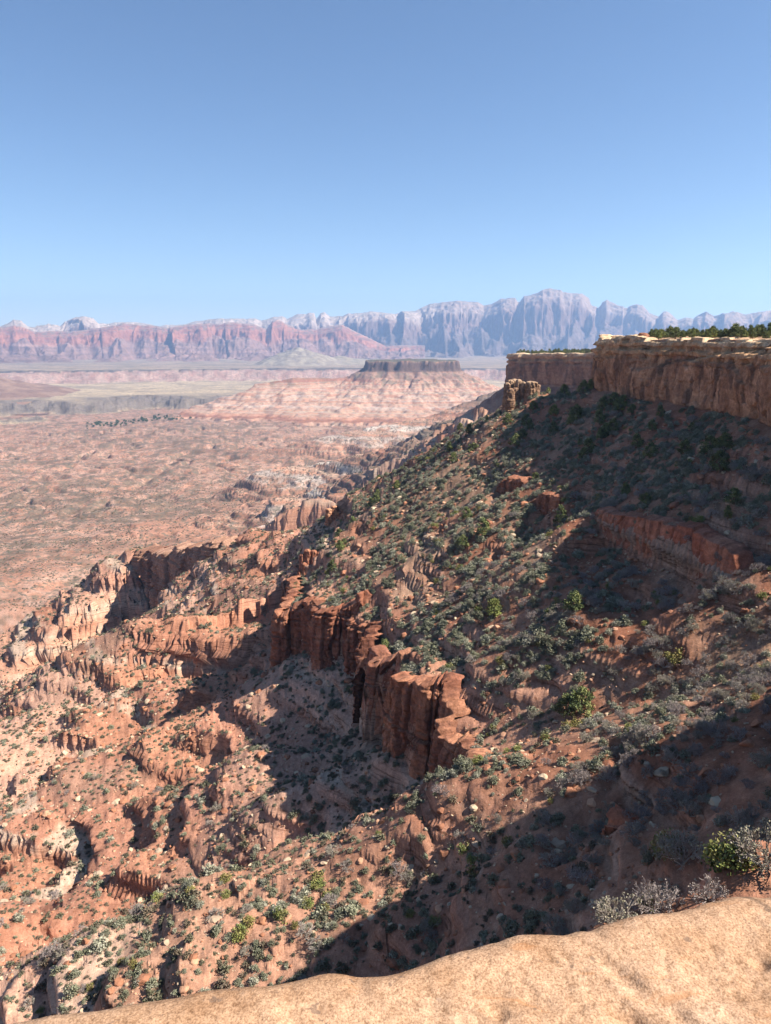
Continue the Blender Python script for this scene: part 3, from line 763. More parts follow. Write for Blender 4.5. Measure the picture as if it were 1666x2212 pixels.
def rim_off(seed, sc, ledge=None):
    def fn(S, Fv, Z, H):
        d, e, rv = worley1(S / (8.5 * sc) + .10 * noise(Z / 4, S / 9, seed + 30), seed); d2, e2, rv2 = worley1(S / (3.4 * sc) + .3 * noise(Z / 3, S / 20, seed), seed + 3)
        o = 3.0 * sc + 1.3 * sc * (rv - .5) + 1.5 * sc * noise(S / (17 * sc), Z / (14 * sc), seed + 5)
        o = o + .28 * sc * (rv2 - .5)
        o = o - .75 * sc * sstep(.05, .0, e) - .22 * sc * sstep(.06, 0, e2)
        c = cells(S / (3.6 * sc) + .2 * noise(Z / 2, S / 5, seed + 31), Z / (2.6 * sc), seed + 7); o = o + .62 * sc * (c[2] - .5) - .2 * sc * sstep(.10, .0, c[1] - c[0])
        o = o + .10 * sc * fbm(S / .8, Z / .8, 3, seed + 9)
        # thin upper beds, each set back or proud
        split = .66 + .07 * noise(S / (11 * sc), S * 0, seed + 11)
        up = sstep(split - .012, split + .012, Fv)
        bi = np.floor((Fv * H + .25 * noise(S / 5, S * 0, seed + 12)) / (.95 * sc))
        db, eb, rb = worley1(S / (2.3 * sc) + bi * 7.31, seed + 13)
        rbed = _h01(bi.astype(np.int64), np.zeros_like(bi, np.int64), seed + 14)
        o = o + up * (-.15 * sc + 1.5 * sc * (rbed - .55) + 1.1 * sc * (rb - .5) - .4 * sc * sstep(.12, 0, eb) - 1.5 * sc * sstep(.8, 1, Fv) * rv)
        if ledge is not None: o = o - ledge(S, Z)
        # undercut foot
        o = o - .7 * sc * sstep(.11, .06, Fv + .02 * noise(S / 3, S * 0, seed + 15))
        return o
    return fn
def rim_tone(seed, sc, varn=1.0, warm=1.0):
    def fn(S, Fv, Z):
        n = fbm(S / (4 * sc), Z / (6 * sc), 4, seed + 21)
        c = lerp((.31, .165, .095), (.43, .245, .145), sstep(-.4, .5, n)) * warm
        c = lerp(c, (.54, .33, .175), sstep(.64, .86, Fv + .1 * n) * .75)
        c = lerp(c, (.60, .45, .29), sstep(.90, .97, Fv + .05 * n) * .8)
        st = fbm(S / (2.6 * sc), Z / (9 * sc), 4, seed + 23)
        c = lerp(c, (.11, .068, .05), sstep(.0, .55, st) * (1 - sstep(.66, .8, Fv)) * .75 * varn)
        bands = noise(Z / (.5 * sc) + .6 * n, S / 40, seed + 25)
        c = c * (1 + .13 * bands[..., None])
        c = lerp(c, (.27, .20, .16), sstep(.1, .06, Fv) * .6)
        return c
    return fn
rim_pts = [(63, 98), (66, 128), (63, 165), (57.5, 194), (60, 206), (66, 222), (95, 250)]
def ledge_fn(S, Z):
    zl = np.interp(S, [0, 18, 38, 60, 75, 140], [2, -.2, -2.2, -4.2, -6.5, -6.5])
    fade = sstep(14, 24, S) * (1 - sstep(72, 82, S))
    return 1.5 * sstep(zl - .15, zl + .15, Z) * fade
gfn = lambda a, b: ground(a, b)[0]
o = wall('rim_cliff', rim_pts, .19, 1, lambda s, P, N: .1 + .8 * noise(s / 9, s * 0, 611) + 1.3 * (worley1(s / 4.1, 612)[2] - .5) + .5 * sstep(70, 90, s), lambda s, P, N: np.full(s.shape, -14.6), rim_off(613, 1.0, ledge_fn), rim_tone(613, 1.0), M_cliff)
tag(o, 'tall brown sandstone cliff with orange ledges along the mesa rim', 'cliff')
rim2 = [(230, 545), (196, 592), (150, 652), (119, 687), (121, 716), (150, 745), (185, 780)]
o = wall('rim_cliff', rim2, .7, 1, lambda s, P, N: plateau_off(P[:, 1]) + 1.0 + 1.2 * noise(s / 14, s * 0, 621), lambda s, P, N: plateau_off(P[:, 1]) - 28, rim_off(623, 2.2), rim_tone(623, 2.2, .9, .82), M_cliff, cap=9, sm=9)
tag(o, 'farther shaded cliff of the mesa rim behind the rock tower', 'cliff')

def flute_off(seed, w, amp, H0):
    def fn(S, Fv, Z, H):
        n0 = .35 * w * noise(S / (3 * w), Z / (7 * w), seed)
        d, e, rv = worley1(S / w + n0 / w, seed + 1); d2, e2, rv2 = worley1(S / (w * .42) + .6 * n0 / w, seed + 3)
        o = amp * (1.05 + .9 * (rv - .5)) + amp * .55 * (np.sqrt(np.clip(1 - (d / .62) ** 2, 0, 1)) - .6) + amp * .2 * (np.sqrt(np.clip(1 - (d2 / .6) ** 2, 0, 1)) - .6)
        d3, e3, rv3 = worley1(S / (w * 2.7) + .15 * noise(Z / 4, S / 9, seed + 12), seed + 11)
        o = o + amp * 1.5 * (rv3 - .4) - amp * 1.1 * sstep(.10, 0, e3)
        c = cells(S / (.8 * w), Z / (.55 * w), seed + 13); o = o + amp * .32 * (c[2] - .5) - amp * .16 * sstep(.12, 0, c[1] - c[0])
        o = o - amp * .8 * sstep(.14, .0, e) + .13 * amp * beds_out(Z * 1.0 + .3 * noise(S / 5, Z * 0, seed + 15))
        o = o + .22 * amp * fbm(S / (.9 * w), Z / (1.3 * w), 3, seed + 5) + .12 * amp * noise(Z / (.35 * w), S / (4 * w), seed + 7)
        o = o + amp * .55 * (1 - Fv) ** 2 - amp * .7 * sstep(.82, 1, Fv) * (.3 + .7 * rv2)
        return o
    return fn
def flute_tone(seed, w, a=(.23, .095, .058), b=(.34, .155, .092)):
    def fn(S, Fv, Z):
        n = fbm(S / (2 * w), Z / (4 * w), 4, seed)
        c = lerp(a, b, sstep(-.4, .5, n)); bands = noise(Z / .45 + .5 * n, S / 25, seed + 2)
        c = c * (1 + .14 * bands[..., None])
        return lerp(c, (.17, .075, .05), sstep(.15, .6, fbm(S / (.6 * w), Z / (7 * w), 3, seed + 4)) * .6)
    return fn
def band_wall(key, name, label, step, w, amp, tone, cap=2.8, ext=0.0, sm=11, topvar=.45, deep=1.25, lift=.05):
    B = _ob[key]; P = B['pts']
    def top(s, Pp, N):
        zt = ground_base(Pp[:, 0] - N[:, 0] * 1.8, Pp[:, 1] - N[:, 1] * 1.8)[0]
        e = np.clip(np.minimum(s, s[-1] - s) / (amp * 2.2), 0, 1)
        k = worley1(s / w, 701)[2] - .5
        return zt + lift + topvar * k - (1 - e) * B['drop'] * .35
    def bot(s, Pp, N):
        out = B['soft'] + amp * 1.4
        zb = ground_base(Pp[:, 0] + N[:, 0] * out, Pp[:, 1] + N[:, 1] * out)[0]
        zt = top(s, Pp, N)
        return np.minimum(zb - 1.2, zt - 1.5)
    # outward = downslope
    q0, q1 = P[len(P) // 2 - 1], P[len(P) // 2]; t = (q1 - q0); n = np.array([-t[1], t[0]])
    side = 1 if B['side'] > 0 else -1
    o = wall(name, P, step, side, top, bot, flute_off(710 + len(key), w, amp, B['drop']), tone, M_cliff, cap=cap, sm=sm, rise=.24)
    return tag(o, label, 'cliff')
_m = BANDS['main']; _p = _m['pts']
for _k, _a, _b in (('fluted', 1, 2 + int(.50 * (len(_p) - 2))), ('curtain', 2 + int(.47 * (len(_p) - 2)), 2 + int(.66 * (len(_p) - 2))), ('block', 2 + int(.66 * (len(_p) - 2)), len(_p))):
    BANDS[_k] = dict(_m, pts=_p[_a:_b])
_ob = dict(BANDS)
for _k in ('fluted', 'curtain', 'block'): BANDS.pop(_k)
band_wall('fluted', 'fluted_cliff', 'fluted red cliff of close rounded columns in the middle of the slope', .13, 2.3, 1.35, flute_tone(720, 2.3))
band_wall('curtain', 'curtain_cliff', 'smooth brown cliff wall between the fluted columns and the split block', .13, 5.0, .9, flute_tone(730, 3.0, (.25, .11, .07), (.33, .16, .10)))
band_wall('block', 'block_cliff', 'split red cliff of massive blocks with deep dark cracks, nearest of the red cliffs', .1, 2.2, 1.0, flute_tone(740, 2.5, (.24, .10, .062), (.36, .17, .10)), topvar=.9)
band_wall('headland', 'headland_cliff', 'dark shaded cliff of the headland above the valley floor', .5, 14, 4.0, flute_tone(750, 9, (.25, .135, .09), (.35, .21, .145)), cap=9, sm=13, topvar=2.5, lift=.2)
band_wall('alcove', 'alcove_ledge', 'low red ledge cliff in the shaded hollow under the rim', .12, 3.4, .45, flute_tone(760, 3.0, (.30, .115, .07), (.38, .17, .105)), topvar=.7)
band_wall('shade', 'small_ledge', 'small red ledge at the lit edge of the rim shadow', .12, 2.4, .7, flute_tone(770, 2.0), topvar=.5)
band_wall('shade_step', 'small_ledge', 'small red ledge with a flat lit top between shadow and shrubs', .12, 2.0, .7, flute_tone(780, 2.0), topvar=.5)
band_wall('near_knob', 'red_outcrop', 'rounded red outcrop on the dark slope above the slab', .08, 1.6, .8, flute_tone(790, 2.0, (.26, .10, .06), (.34, .15, .09)), topvar=.5, lift=.2)

# ------------------------------------------------------------------ rock towers and pinnacles
def column_mesh(cx, cy_, zb, zt, rad, seed, blocky=0.0, na=40, step=.12, taper=.35):
    nz = max(12, int((zt - zb) / step)); f = np.linspace(0, 1, nz); a = np.linspace(0, 2 * math.pi, na, endpoint=False)
    A, Fv = np.meshgrid(a, f); Z = zb + (zt - zb) * Fv
    rr = rad * (1 + taper * (1 - Fv) ** 1.5 - .12 * Fv)
    x0 = np.cos(A) * rr; y0 = np.sin(A) * rr
    n = fbm(np.cos(A) * 1.3 + seed, np.sin(A) * 1.3 + Z / rad * .35, 3, 801 + seed)
    bi = np.floor((Z + .2 * noise(np.cos(A), np.sin(A), seed)) / (1.15 if blocky else 1.6)); rb = _h01(bi.astype(np.int64), np.zeros_like(bi, np.int64), 803 + seed)
    c = cells(A * 1.6 + bi * 3.7, bi * .0 + .5, 805 + seed)
    m = 1 + .30 * n + blocky * (.5 * (rb - .5) + .35 * (c[2] - .5)) - .10 * sstep(.12, 0, c[1] - c[0]) + .05 * noise(Z / .3, A, 807 + seed)
    dome = np.sqrt(np.clip(1 - np.clip((Fv - .93) / .07, 0, 1) ** 2 * .93, .05, 1))
    m = m * dome
    V = np.stack([cx + x0 * m, cy_ + y0 * m, Z], -1).reshape(-1, 3)
    q = grid_quads(nz, na, False); i = np.arange(nz * na).reshape(nz, na)
    q = np.concatenate([q, np.stack([i[:-1, -1], i[:-1, 0], i[1:, 0], i[1:, -1]], -1)])
    top = i[-1]; tc = len(V); V = np.concatenate([V, [[cx, cy_, zt + .03]]])
    q = np.concatenate([q, np.stack([top, np.roll(top, -1), np.full(na, tc), np.full(na, tc)], -1)])
    return V, q, np.concatenate([Fv.ravel(), [1.0]])
def tris_from_quads(q):
    a = q[:, [0, 1, 2]]; b = q[:, [0, 2, 3]]; b = b[b[:, 1] != b[:, 2]]
    return np.concatenate([a, b])
def rock_cluster(name, label, cols, seed, blocky, ca, cb, cat='rock', top=None):
    VV, QQ, n = [], [], 0
    for k, (x, y, zb, zt, r) in enumerate(cols):
        V, q, f = column_mesh(x, y, zb, zt, r, seed + k * 11, blocky)
        VV.append(V); QQ.append(tris_from_quads(q) + n); n += len(V)
    V = np.concatenate(VV); q = np.concatenate(QQ)
    nn = fbm(V[:, 0] / 1.5, V[:, 2] / 1.2, 3, 821 + seed); c = lerp(ca, cb, sstep(-.4, .5, nn)) * (1 + .13 * noise(V[:, 2] / .4, V[:, 0] / 9, 823 + seed))[:, None]
    if top is not None:
        zt = max(cc[3] for cc in cols); c = lerp(c, top, sstep(zt - 2.2, zt - .6, V[:, 2]) * .8)
    o = mesh_from(name, V, q, M_cliff, np.clip(c, .01, .9)); return tag(o, label, cat)
def gz(x, y): return float(gfn(np.array([x]), np.array([y]))[0])
# the tower on the ridge under the rim
p0 = at(1110, 860, 226); tower = []
for k, (px, pt, r) in enumerate([(1096, 818, 1.1), (1103, 812, 1.2), (1112, 810, 1.3), (1121, 811, 1.1), (1129, 816, 1.2), (1137, 821, 1.2), (1146, 815, 1.3), (1154, 816, 1.2), (1161, 822, 1.0), (1101, 830, 1.6), (1115, 828, 1.5), (1131, 832, 1.8), (1147, 830, 1.5), (1157, 833, 1.3)]):
    pt += 8; q = at(px, pt, 226 + (k % 3) * 1.6 - (2 if pt > 820 else 0)); tower.append((q[0], q[1], gz(q[0], q[1]) - 2.5, q[2], r))
rock_cluster('rock_tower', 'blocky tan rock tower standing alone on the ridge below the rim', tower, 3, .42, (.18, .11, .07), (.27, .17, .11), top=(.36, .25, .165))
B = BANDS['upper']; pc = B['pts'][0]; cl = []
for k, (px, pt, r) in enumerate([(652, 1196, .9), (664, 1186, 1.2), (678, 1188, 1.1), (690, 1192, .9), (658, 1215, 1.0), (684, 1215, 1.1), (670, 1222, 1.1), (648, 1232, .8)]):
    Yp = B['pts'][:, 1].mean() - (0 if pt < 1200 else 1.6); q = at(px, pt, Yp); cl.append((q[0], q[1], q[2] - 11.5, q[2], r))
rock_cluster('rock_pinnacle', 'dark red split pinnacle standing above the fluted cliff', cl, 41, .12, (.26, .105, .065), (.36, .17, .10))
h = hit(720, 1122, gfn); cl = [(h[0] - 1.4, h[1], h[2] - 2, h[2] + 4.2, 1.3), (h[0] + .6, h[1] + .6, h[2] - 2, h[2] + 5.0, 1.4), (h[0] + 2.4, h[1] + .4, h[2] - 2, h[2] + 3.0, 1.4), (h[0] + 4, h[1] + .2, h[2] - 2, h[2] + 2.2, 1.2)]
rock_cluster('rock_pinnacle', 'small orange rock pinnacle on the ridge edge against the valley', cl, 67, .4, (.32, .15, .085), (.45, .24, .14))

# ------------------------------------------------------------------ plants and loose rocks
def quad_leaves(c, n, spread, size, rng, flat=1.0):
    p = c + rng.normal(0, 1, (n, 3)) * spread * np.array([1, 1, flat])
    a = rng.normal(0, 1, (n, 3)); a /= np.linalg.norm(a, axis=1)[:, None]
    b = rng.normal(0, 1, (n, 3)); b -= (b * a).sum(1)[:, None] * a; b /= np.linalg.norm(b, axis=1)[:, None]
    s = (size * rng.uniform(.6, 1.4, n))[:, None]
    return np.stack([p - a * s * .5 - b * s * .5, p + a * s * .5 - b * s * .5, p + a * s * .5 + b * s * .5, p - a * s * .5 + b * s * .5], 1).reshape(-1, 3)
def ribbons(p0, p1, w0, w1, rng):
    """two crossed ribbons per twig"""
    d = p1 - p0; d = d / np.maximum(np.linalg.norm(d, axis=1), 1e-6)[:, None]
    a = rng.normal(0, 1, d.shape); a -= (a * d).sum(1)[:, None] * d; a /= np.linalg.norm(a, axis=1)[:, None]; b = np.cross(d, a)
    out = [np.stack([p0 - k * w0, p0 + k * w0, p1 + k * w1, p1 - k * w1], 1).reshape(-1, 3) for k in (a, b)]
    return np.concatenate(out)
def quads_mesh(name, parts, mat):
    V = np.concatenate([p for p, _ in parts]); T = np.concatenate([np.tile(np.asarray(t, F), (len(p), 1)) if np.ndim(t) == 1 else t for p, t in parts])
    o = mesh_from(name, V, np.arange(len(V)).reshape(-1, 4), mat, T, smooth=False)
    me = o.data; bpy.data.objects.remove(o); return me
def plant_mat(name, spread=.16):
    m, nt, b = new_mat(name)
    t = nd(nt, 'ShaderNodeAttribute', attribute_name='tone'); oi = nd(nt, 'ShaderNodeObjectInfo')
    k = ramp(nt, oi.outputs['Random'], [(0, (1 - spread,) * 3), (.5, (1.0, 1.0, .96)), (1, (1 + spread, 1 + spread, 1 + spread * .6))])
    nt.links.new(mixc(nt, 'MULTIPLY', 1.0, t.outputs['Color'], k), b.inputs['Base Color']); b.inputs['Roughness'].default_value = .8
    return m
M_leaf = plant_mat('leaf'); M_twig = plant_mat('twig'); M_bark = plant_mat('bark')
def clump_tones(n, per, cols, rng, jitter=.22):
    c = np.array(cols)[rng.integers(len(cols), size=n)] * rng.uniform(1 - jitter, 1 + jitter, (n, 1))
    return np.repeat(c, per * 4, 0)
def leafy_shrub(seed, cols, nclump=34, per=26, leaf=.055, h=.62, spread=.085):
    rng = np.random.default_rng(seed); parts = []
    d = rng.normal(0, 1, (nclump, 3)); d[:, 2] = np.abs(d[:, 2]) * .9 - .1; d /= np.linalg.norm(d, axis=1)[:, None]
    rr = rng.uniform(.45, 1.0, (nclump, 1)) ** .6
    c = d * rr * np.array([.43, .43, h]) * rng.uniform(.75, 1.1, (nclump, 1)); c[:, 2] = np.maximum(c[:, 2], .03)
    c[:, :2] += rng.normal(0, .05, 2)
    parts.append((np.concatenate([quad_leaves(x, per, spread, leaf, rng, .8) for x in c]), clump_tones(nclump, per, cols, rng)))
    st = c[rng.integers(nclump, size=14)]; parts.append((ribbons(np.zeros((14, 3)), st, .016, .006, rng), np.array([.11, .085, .07])))
    return quads_mesh('shrub', parts, M_leaf)
def bare_shrub(seed, twig, leafc, nleaf=260):
    nleaf *= 3
    rng = np.random.default_rng(seed); parts = []
    n = 15; d = rng.normal(0, 1, (n, 3)); d[:, 2] = np.abs(d[:, 2]) + .45; d /= np.linalg.norm(d, axis=1)[:, None]
    p0 = np.zeros((n, 3)); p1 = d * rng.uniform(.22, .4, (n, 1)); w = .020; dd = d; tips = [p1]
    parts.append((ribbons(p0, p1, w, w * .7, rng), np.asarray(twig) * .75))
    for lv in range(3):
        k = 3 if lv < 2 else 4
        q0 = np.repeat(p1, k, 0); dv = np.repeat(dd, k, 0) + rng.normal(0, .5, (len(p1) * k, 3)); dv[:, 2] += .08; dv /= np.linalg.norm(dv, axis=1)[:, None]
        q1 = q0 + dv * rng.uniform(.09, .22, (len(q0), 1)) * (.9 - .15 * lv)
        q1[:, 2] = np.maximum(q1[:, 2], .02)
        wd = w * (.6, .42, .34)[lv]; parts.append((ribbons(q0, q1, wd, wd * .6, rng), np.asarray(twig) * rng.uniform(.85, 1.1)))
        p1, dd = q1, dv; tips.append(q1)
        if lv == 1 and len(p1) > 140: 
            s = rng.permutation(len(p1))[:140]; p1, dd = p1[s], dd[s]
    tp = tips[-1]; sel = tp[rng.integers(len(tp), size=nleaf // 3)]
    parts.append((np.concatenate([quad_leaves(x, 3, .032, .021, rng) for x in sel]), clump_tones(len(sel), 3, leafc, rng, .1)))
    return quads_mesh('bare_shrub', parts, M_twig)
def tube(pts, radii, na=7):
    pts = np.array(pts, float); n = len(pts); d = np.gradient(pts, axis=0); d /= np.linalg.norm(d, axis=1)[:, None]
    up = np.where(np.abs(d[:, 2:3]) > .9, [[1.0, 0, 0]], [[0, 0, 1.0]]); a = np.cross(d, up); a /= np.linalg.norm(a, axis=1)[:, None]; b = np.cross(d, a)
    t = np.linspace(0, 2 * math.pi, na, endpoint=False)
    V = pts[:, None] + (a[:, None] * np.cos(t)[None, :, None] + b[:, None] * np.sin(t)[None, :, None]) * np.array(radii)[:, None, None]
    i = np.arange(n * na).reshape(n, na); j = np.roll(i, -1, 1)
    q = np.stack([i[:-1], j[:-1], j[1:], i[1:]], -1).reshape(-1, 4)
    return V.reshape(-1, 3)[q].reshape(-1, 3)
def juniper(seed, cols, h=1.0, wide=.42, nclump=46, per=42):
    """unit tree, one metre tall: (trunk mesh, crown mesh)"""
    rng = np.random.default_rng(seed); tp = []
    lean = rng.normal(0, .06, 2); tr = [(0, 0, -.06), (.01, .0, .1), (lean[0] * .6, lean[1] * .6, .32), (lean[0], lean[1], .6), (lean[0] * 1.1, lean[1] * 1.1, .85)]
    tp.append(tube(tr, [.055, .045, .034, .02, .008]))
    cs = []
    for k in range(nclump):
        f = rng.uniform(.10, 1.0) ** .9; w = wide * (math.sin(math.pi * min(1, f * .75 + .22)) ** .8) * rng.uniform(.55, 1.08)
        a = rng.uniform(0, 2 * math.pi); cs.append((lean[0] * f + math.cos(a) * w * .86, lean[1] * f + math.sin(a) * w * .86, .10 + f * .84 + rng.normal(0, .03)))
    cs.append((lean[0], lean[1], .98)); cs = np.array(cs)
    for k in range(9):
        c = cs[rng.integers(len(cs))]; z0 = max(.12, c[2] * .55); tp.append(tube([(lean[0] * z0, lean[1] * z0, z0), (c[0] * .5, c[1] * .5, (z0 + c[2]) / 2), tuple(c)], [.022, .015, .006], 5))
    V = np.concatenate(tp); trunk = quads_mesh('trunk', [(V, np.array([.16, .115, .085]))], M_bark)
    L = np.concatenate([quad_leaves(c, per, .062, .042, rng, .9) for c in cs])
    crown = quads_mesh('crown', [(L, clump_tones(len(cs), per, cols, rng, .3))], M_leaf)
    return trunk, crown
def boulder(seed, flat=.75, pale=0):
    rng = np.random.default_rng(seed); bm = bmesh.new(); bmesh.ops.create_icosphere(bm, subdivisions=3, radius=.5)
    for k in range(9):
        n = Vector(rng.normal(0, 1, 3)).normalized(); dist = rng.uniform(.27, .43)
        for v in bm.verts:
            e = v.co.dot(n) - dist
            if e > 0: v.co -= n * e * .93
    P = np.array([v.co[:] for v in bm.verts]); f = 1 + .12 * fbm(P[:, 0] * 3 + seed, P[:, 1] * 3 + P[:, 2] * 2.3, 3, 900 + seed); P *= f[:, None]; P[:, 2] *= flat
    me = bpy.data.meshes.new('boulder')
    for v, p in zip(bm.verts, P): v.co = p
    bm.to_mesh(me); bm.free()
    base = np.array([(.30, .135, .08), (.40, .22, .14), (.42, .315, .22), (.42, .30, .21)][pale]); n_ = fbm(P[:, 0] * 4, P[:, 2] * 6 + P[:, 1] * 3, 3, 950 + seed)
    t = np.ones((len(P), 4), F); t[:, :3] = base * (1 + .22 * n_)[:, None]
    a = me.attributes.new('tone', 'FLOAT_COLOR', 'POINT'); a.data.foreach_set('color', t.ravel()); me.materials.append(M_rock); return me
import bmesh
M_rock = plant_mat('loose_rock', .2)
SAGE = [(0.246, 0.239, 0.174), (0.297, 0.29, 0.217), (0.217, 0.217, 0.152), (0.181, 0.189, 0.123)]
GREEN = [(0.182, 0.203, 0.063), (0.231, 0.231, 0.077), (0.133, 0.161, 0.056), (0.266, 0.245, 0.098)]
DARK = [(0.125, 0.122, 0.077), (0.156, 0.144, 0.1), (0.106, 0.106, 0.062), (0.188, 0.163, 0.119)]
JUN = [(0.116, 0.142, 0.058), (0.156, 0.178, 0.069), (0.089, 0.112, 0.049), (0.196, 0.203, 0.081)]
JUN_L = [(0.194, 0.21, 0.067), (0.24, 0.244, 0.083), (0.148, 0.168, 0.056)]
KIND = {   # mesh variants with the word that tells each variant's look
    'sagebrush': [('grey green', leafy_shrub(1, SAGE)), ('dull olive', leafy_shrub(2, SAGE[2:] + DARK[1:2], 30)), ('pale silvery', leafy_shrub(3, [(.34, .33, .26), (.30, .29, .225), (.25, .25, .18)], 38, 24)), ('grey green', leafy_shrub(4, SAGE, 26, 30, .06, .5))],
    'bare_shrub': [('grey leafless', bare_shrub(11, (.43, .37, .34), [(.27, .245, .20), (.23, .215, .165)])), ('mauve grey', bare_shrub(12, (.40, .335, .32), [(.28, .235, .215)], 240)), ('pale twiggy', bare_shrub(13, (.42, .36, .315), [(.30, .27, .21), (.25, .235, .165)], 360))],
    'green_shrub': [('bright green', leafy_shrub(21, GREEN, 30, 30, .05, .72)), ('yellow green', leafy_shrub(22, [(.22, .19, .065), (.18, .17, .06), (.25, .20, .08)], 26, 30, .05, .6))],
    'desert_shrub': [('dark', leafy_shrub(31, DARK, 18, 20, .085, .52, .10)), ('brown', leafy_shrub(32, [(.16, .125, .09), (.13, .11, .075)], 18, 20, .085, .5, .10)), ('grey', leafy_shrub(33, SAGE, 16, 20, .085, .5, .10))],
    'boulder': [('red', boulder(1, .8, 0)), ('tan', boulder(2, .6, 1)), ('pale', boulder(3, .62, 2)), ('flat pale', boulder(4, .38, 3)), ('red', boulder(5, .7, 0))],
}
TREES = [('dark rounded', juniper(51, JUN, 1, .50)), ('dark spreading', juniper(52, JUN, 1, .62, 54)), ('upright', juniper(53, JUN + JUN_L[:1], 1, .30, 40)), ('yellow green', juniper(54, JUN_L, 1, .40, 44))]

# what the camera sees: running maximum of the elevation along each direction of the ground sheet
ELV = np.maximum.accumulate(_z0 / RR[:, None], axis=0)
def seen(P, hgt):
    az = np.arctan2(P[:, 0], P[:, 1]); r = np.hypot(P[:, 0], P[:, 1])
    j = np.clip(np.round((np.degrees(az) + 34) / .22).astype(int), 0, 308); i = np.clip(np.searchsorted(RR, r) - 3, 0, len(RR) - 1)
    return (P[:, 2] + hgt) / r > ELV[i, j]
SLAB = np.array([(-400, 2290), (115, 2206), (280, 2179), (450, 2147), (590, 2133), (690, 2108), (833, 2087), (923, 2073), (1040, 2038), (1123, 2016), (1178, 2021), (1263, 2008), (1358, 1983), (1483, 1963), (1653, 1918), (2200, 1840)])
def surface_normal_z(X, Y, e=.6):
    a = ground(X + e, Y)[0]; b = ground(X - e, Y)[0]; c = ground(X, Y + e)[0]; d = ground(X, Y - e)[0]
    return np.hypot((a - b) / (2 * e), (c - d) / (2 * e))
def candidates(n, r0, r1, seed, p=1.0):
    rng = np.random.default_rng(seed); az = np.radians(rng.uniform(-32.5, 32.5, n))
    r = (r0 ** (2 * p) + rng.uniform(0, 1, n) * (r1 ** (2 * p) - r0 ** (2 * p))) ** (1 / (2 * p))
    return np.stack([r * np.sin(az), r * np.cos(az)], -1), rng
def scatter(n, r0, r1, seed, dens, size, p=1.0, maxsteep=1.5):
    """places on the ground: X, Y, Z, size, steepness, px, py"""
    C, rng = candidates(n, r0, r1, seed, p)
    X, Y = C[:, 0].astype(F), C[:, 1].astype(F)
    z, sd, tm, patch, g = ground(X, Y); st = surface_normal_z(X, Y)
    P = np.stack([X, Y, z], -1).astype(float); px, py, dep = project(P)
    D = dens(X, Y, z, sd, g, patch, px, py)
    s = size(rng, len(X), X, Y)
    ok = (rng.uniform(0, 1, len(X)) < D) & (st < maxsteep) & (px > -60) & (px < 1730) & seen(P, s * .8) & (py < np.interp(px, SLAB[:, 0], SLAB[:, 1]) + s / dep * FPX * .5) & (py > 600)
    k = np.nonzero(ok)[0]
    return P[k], s[k], st[k], px[k], py[k], dep[k], rng

ZONES = []   # name -> test on the photo's own landmarks, first match wins
def zone(px, py, sd, z, Y):
    line = lambda x0, y0, x1, y1: py > y0 + (px - x0) * (y1 - y0) / (x1 - x0)
    if sd < 1.5: return 'on the mesa top behind the rim'
    if py > np.interp(px, SLAB[:, 0], SLAB[:, 1]) - 75: return 'just beyond the slab edge'
    if px > 880 and line(830, 1990, 1620, 1420): return 'on the dark slope above the slab'
    if px > 1130 and line(1130, 1680, 1666, 1310): return 'on the sunlit strip beside the dark slope'
    if px > 1010 and py < 1330 and line(1250, 855, 1010, 1130) and not line(1010, 1150, 1500, 1330): return 'in the shaded hollow under the rim cliff'
    if py < 1180 and px > 700: return 'on the sunlit slope below the rock tower'
    if px > 980: return 'on the slope right of the split cliff'
    if line(604, 1330, 1010, 1660) is False and px > 640: return 'on the slope above the fluted cliff'
    if px > 540 and py < 1800 and py > 1240: return 'at the foot of the fluted cliff'
    if py < 1330: return 'on the ridge above the dark headland cliff'
    if py < 1650: return 'on the pale ledges left of the fluted cliff'
    if px < 420: return 'on the red ledges at lower left'
    return 'on the red slope below the split cliff'
CATS = {'sagebrush': 'shrub', 'bare_shrub': 'shrub', 'green_shrub': 'shrub', 'desert_shrub': 'shrub', 'boulder': 'boulder', 'juniper_tree': 'tree'}
NOUN = {'sagebrush': 'sagebrush', 'bare_shrub': 'twiggy shrub', 'green_shrub': 'leafy shrub', 'desert_shrub': 'desert shrub', 'boulder': 'boulder', 'juniper_tree': 'juniper tree'}
ORD = ['leftmost', 'second from left', 'third from left', 'fourth from left', 'fifth from left', 'sixth from left']
ALL = []      # (object, kind, size word, look word, zone, px)
def slope_rot(X, Y, rng): return rng.uniform(0, 2 * math.pi)
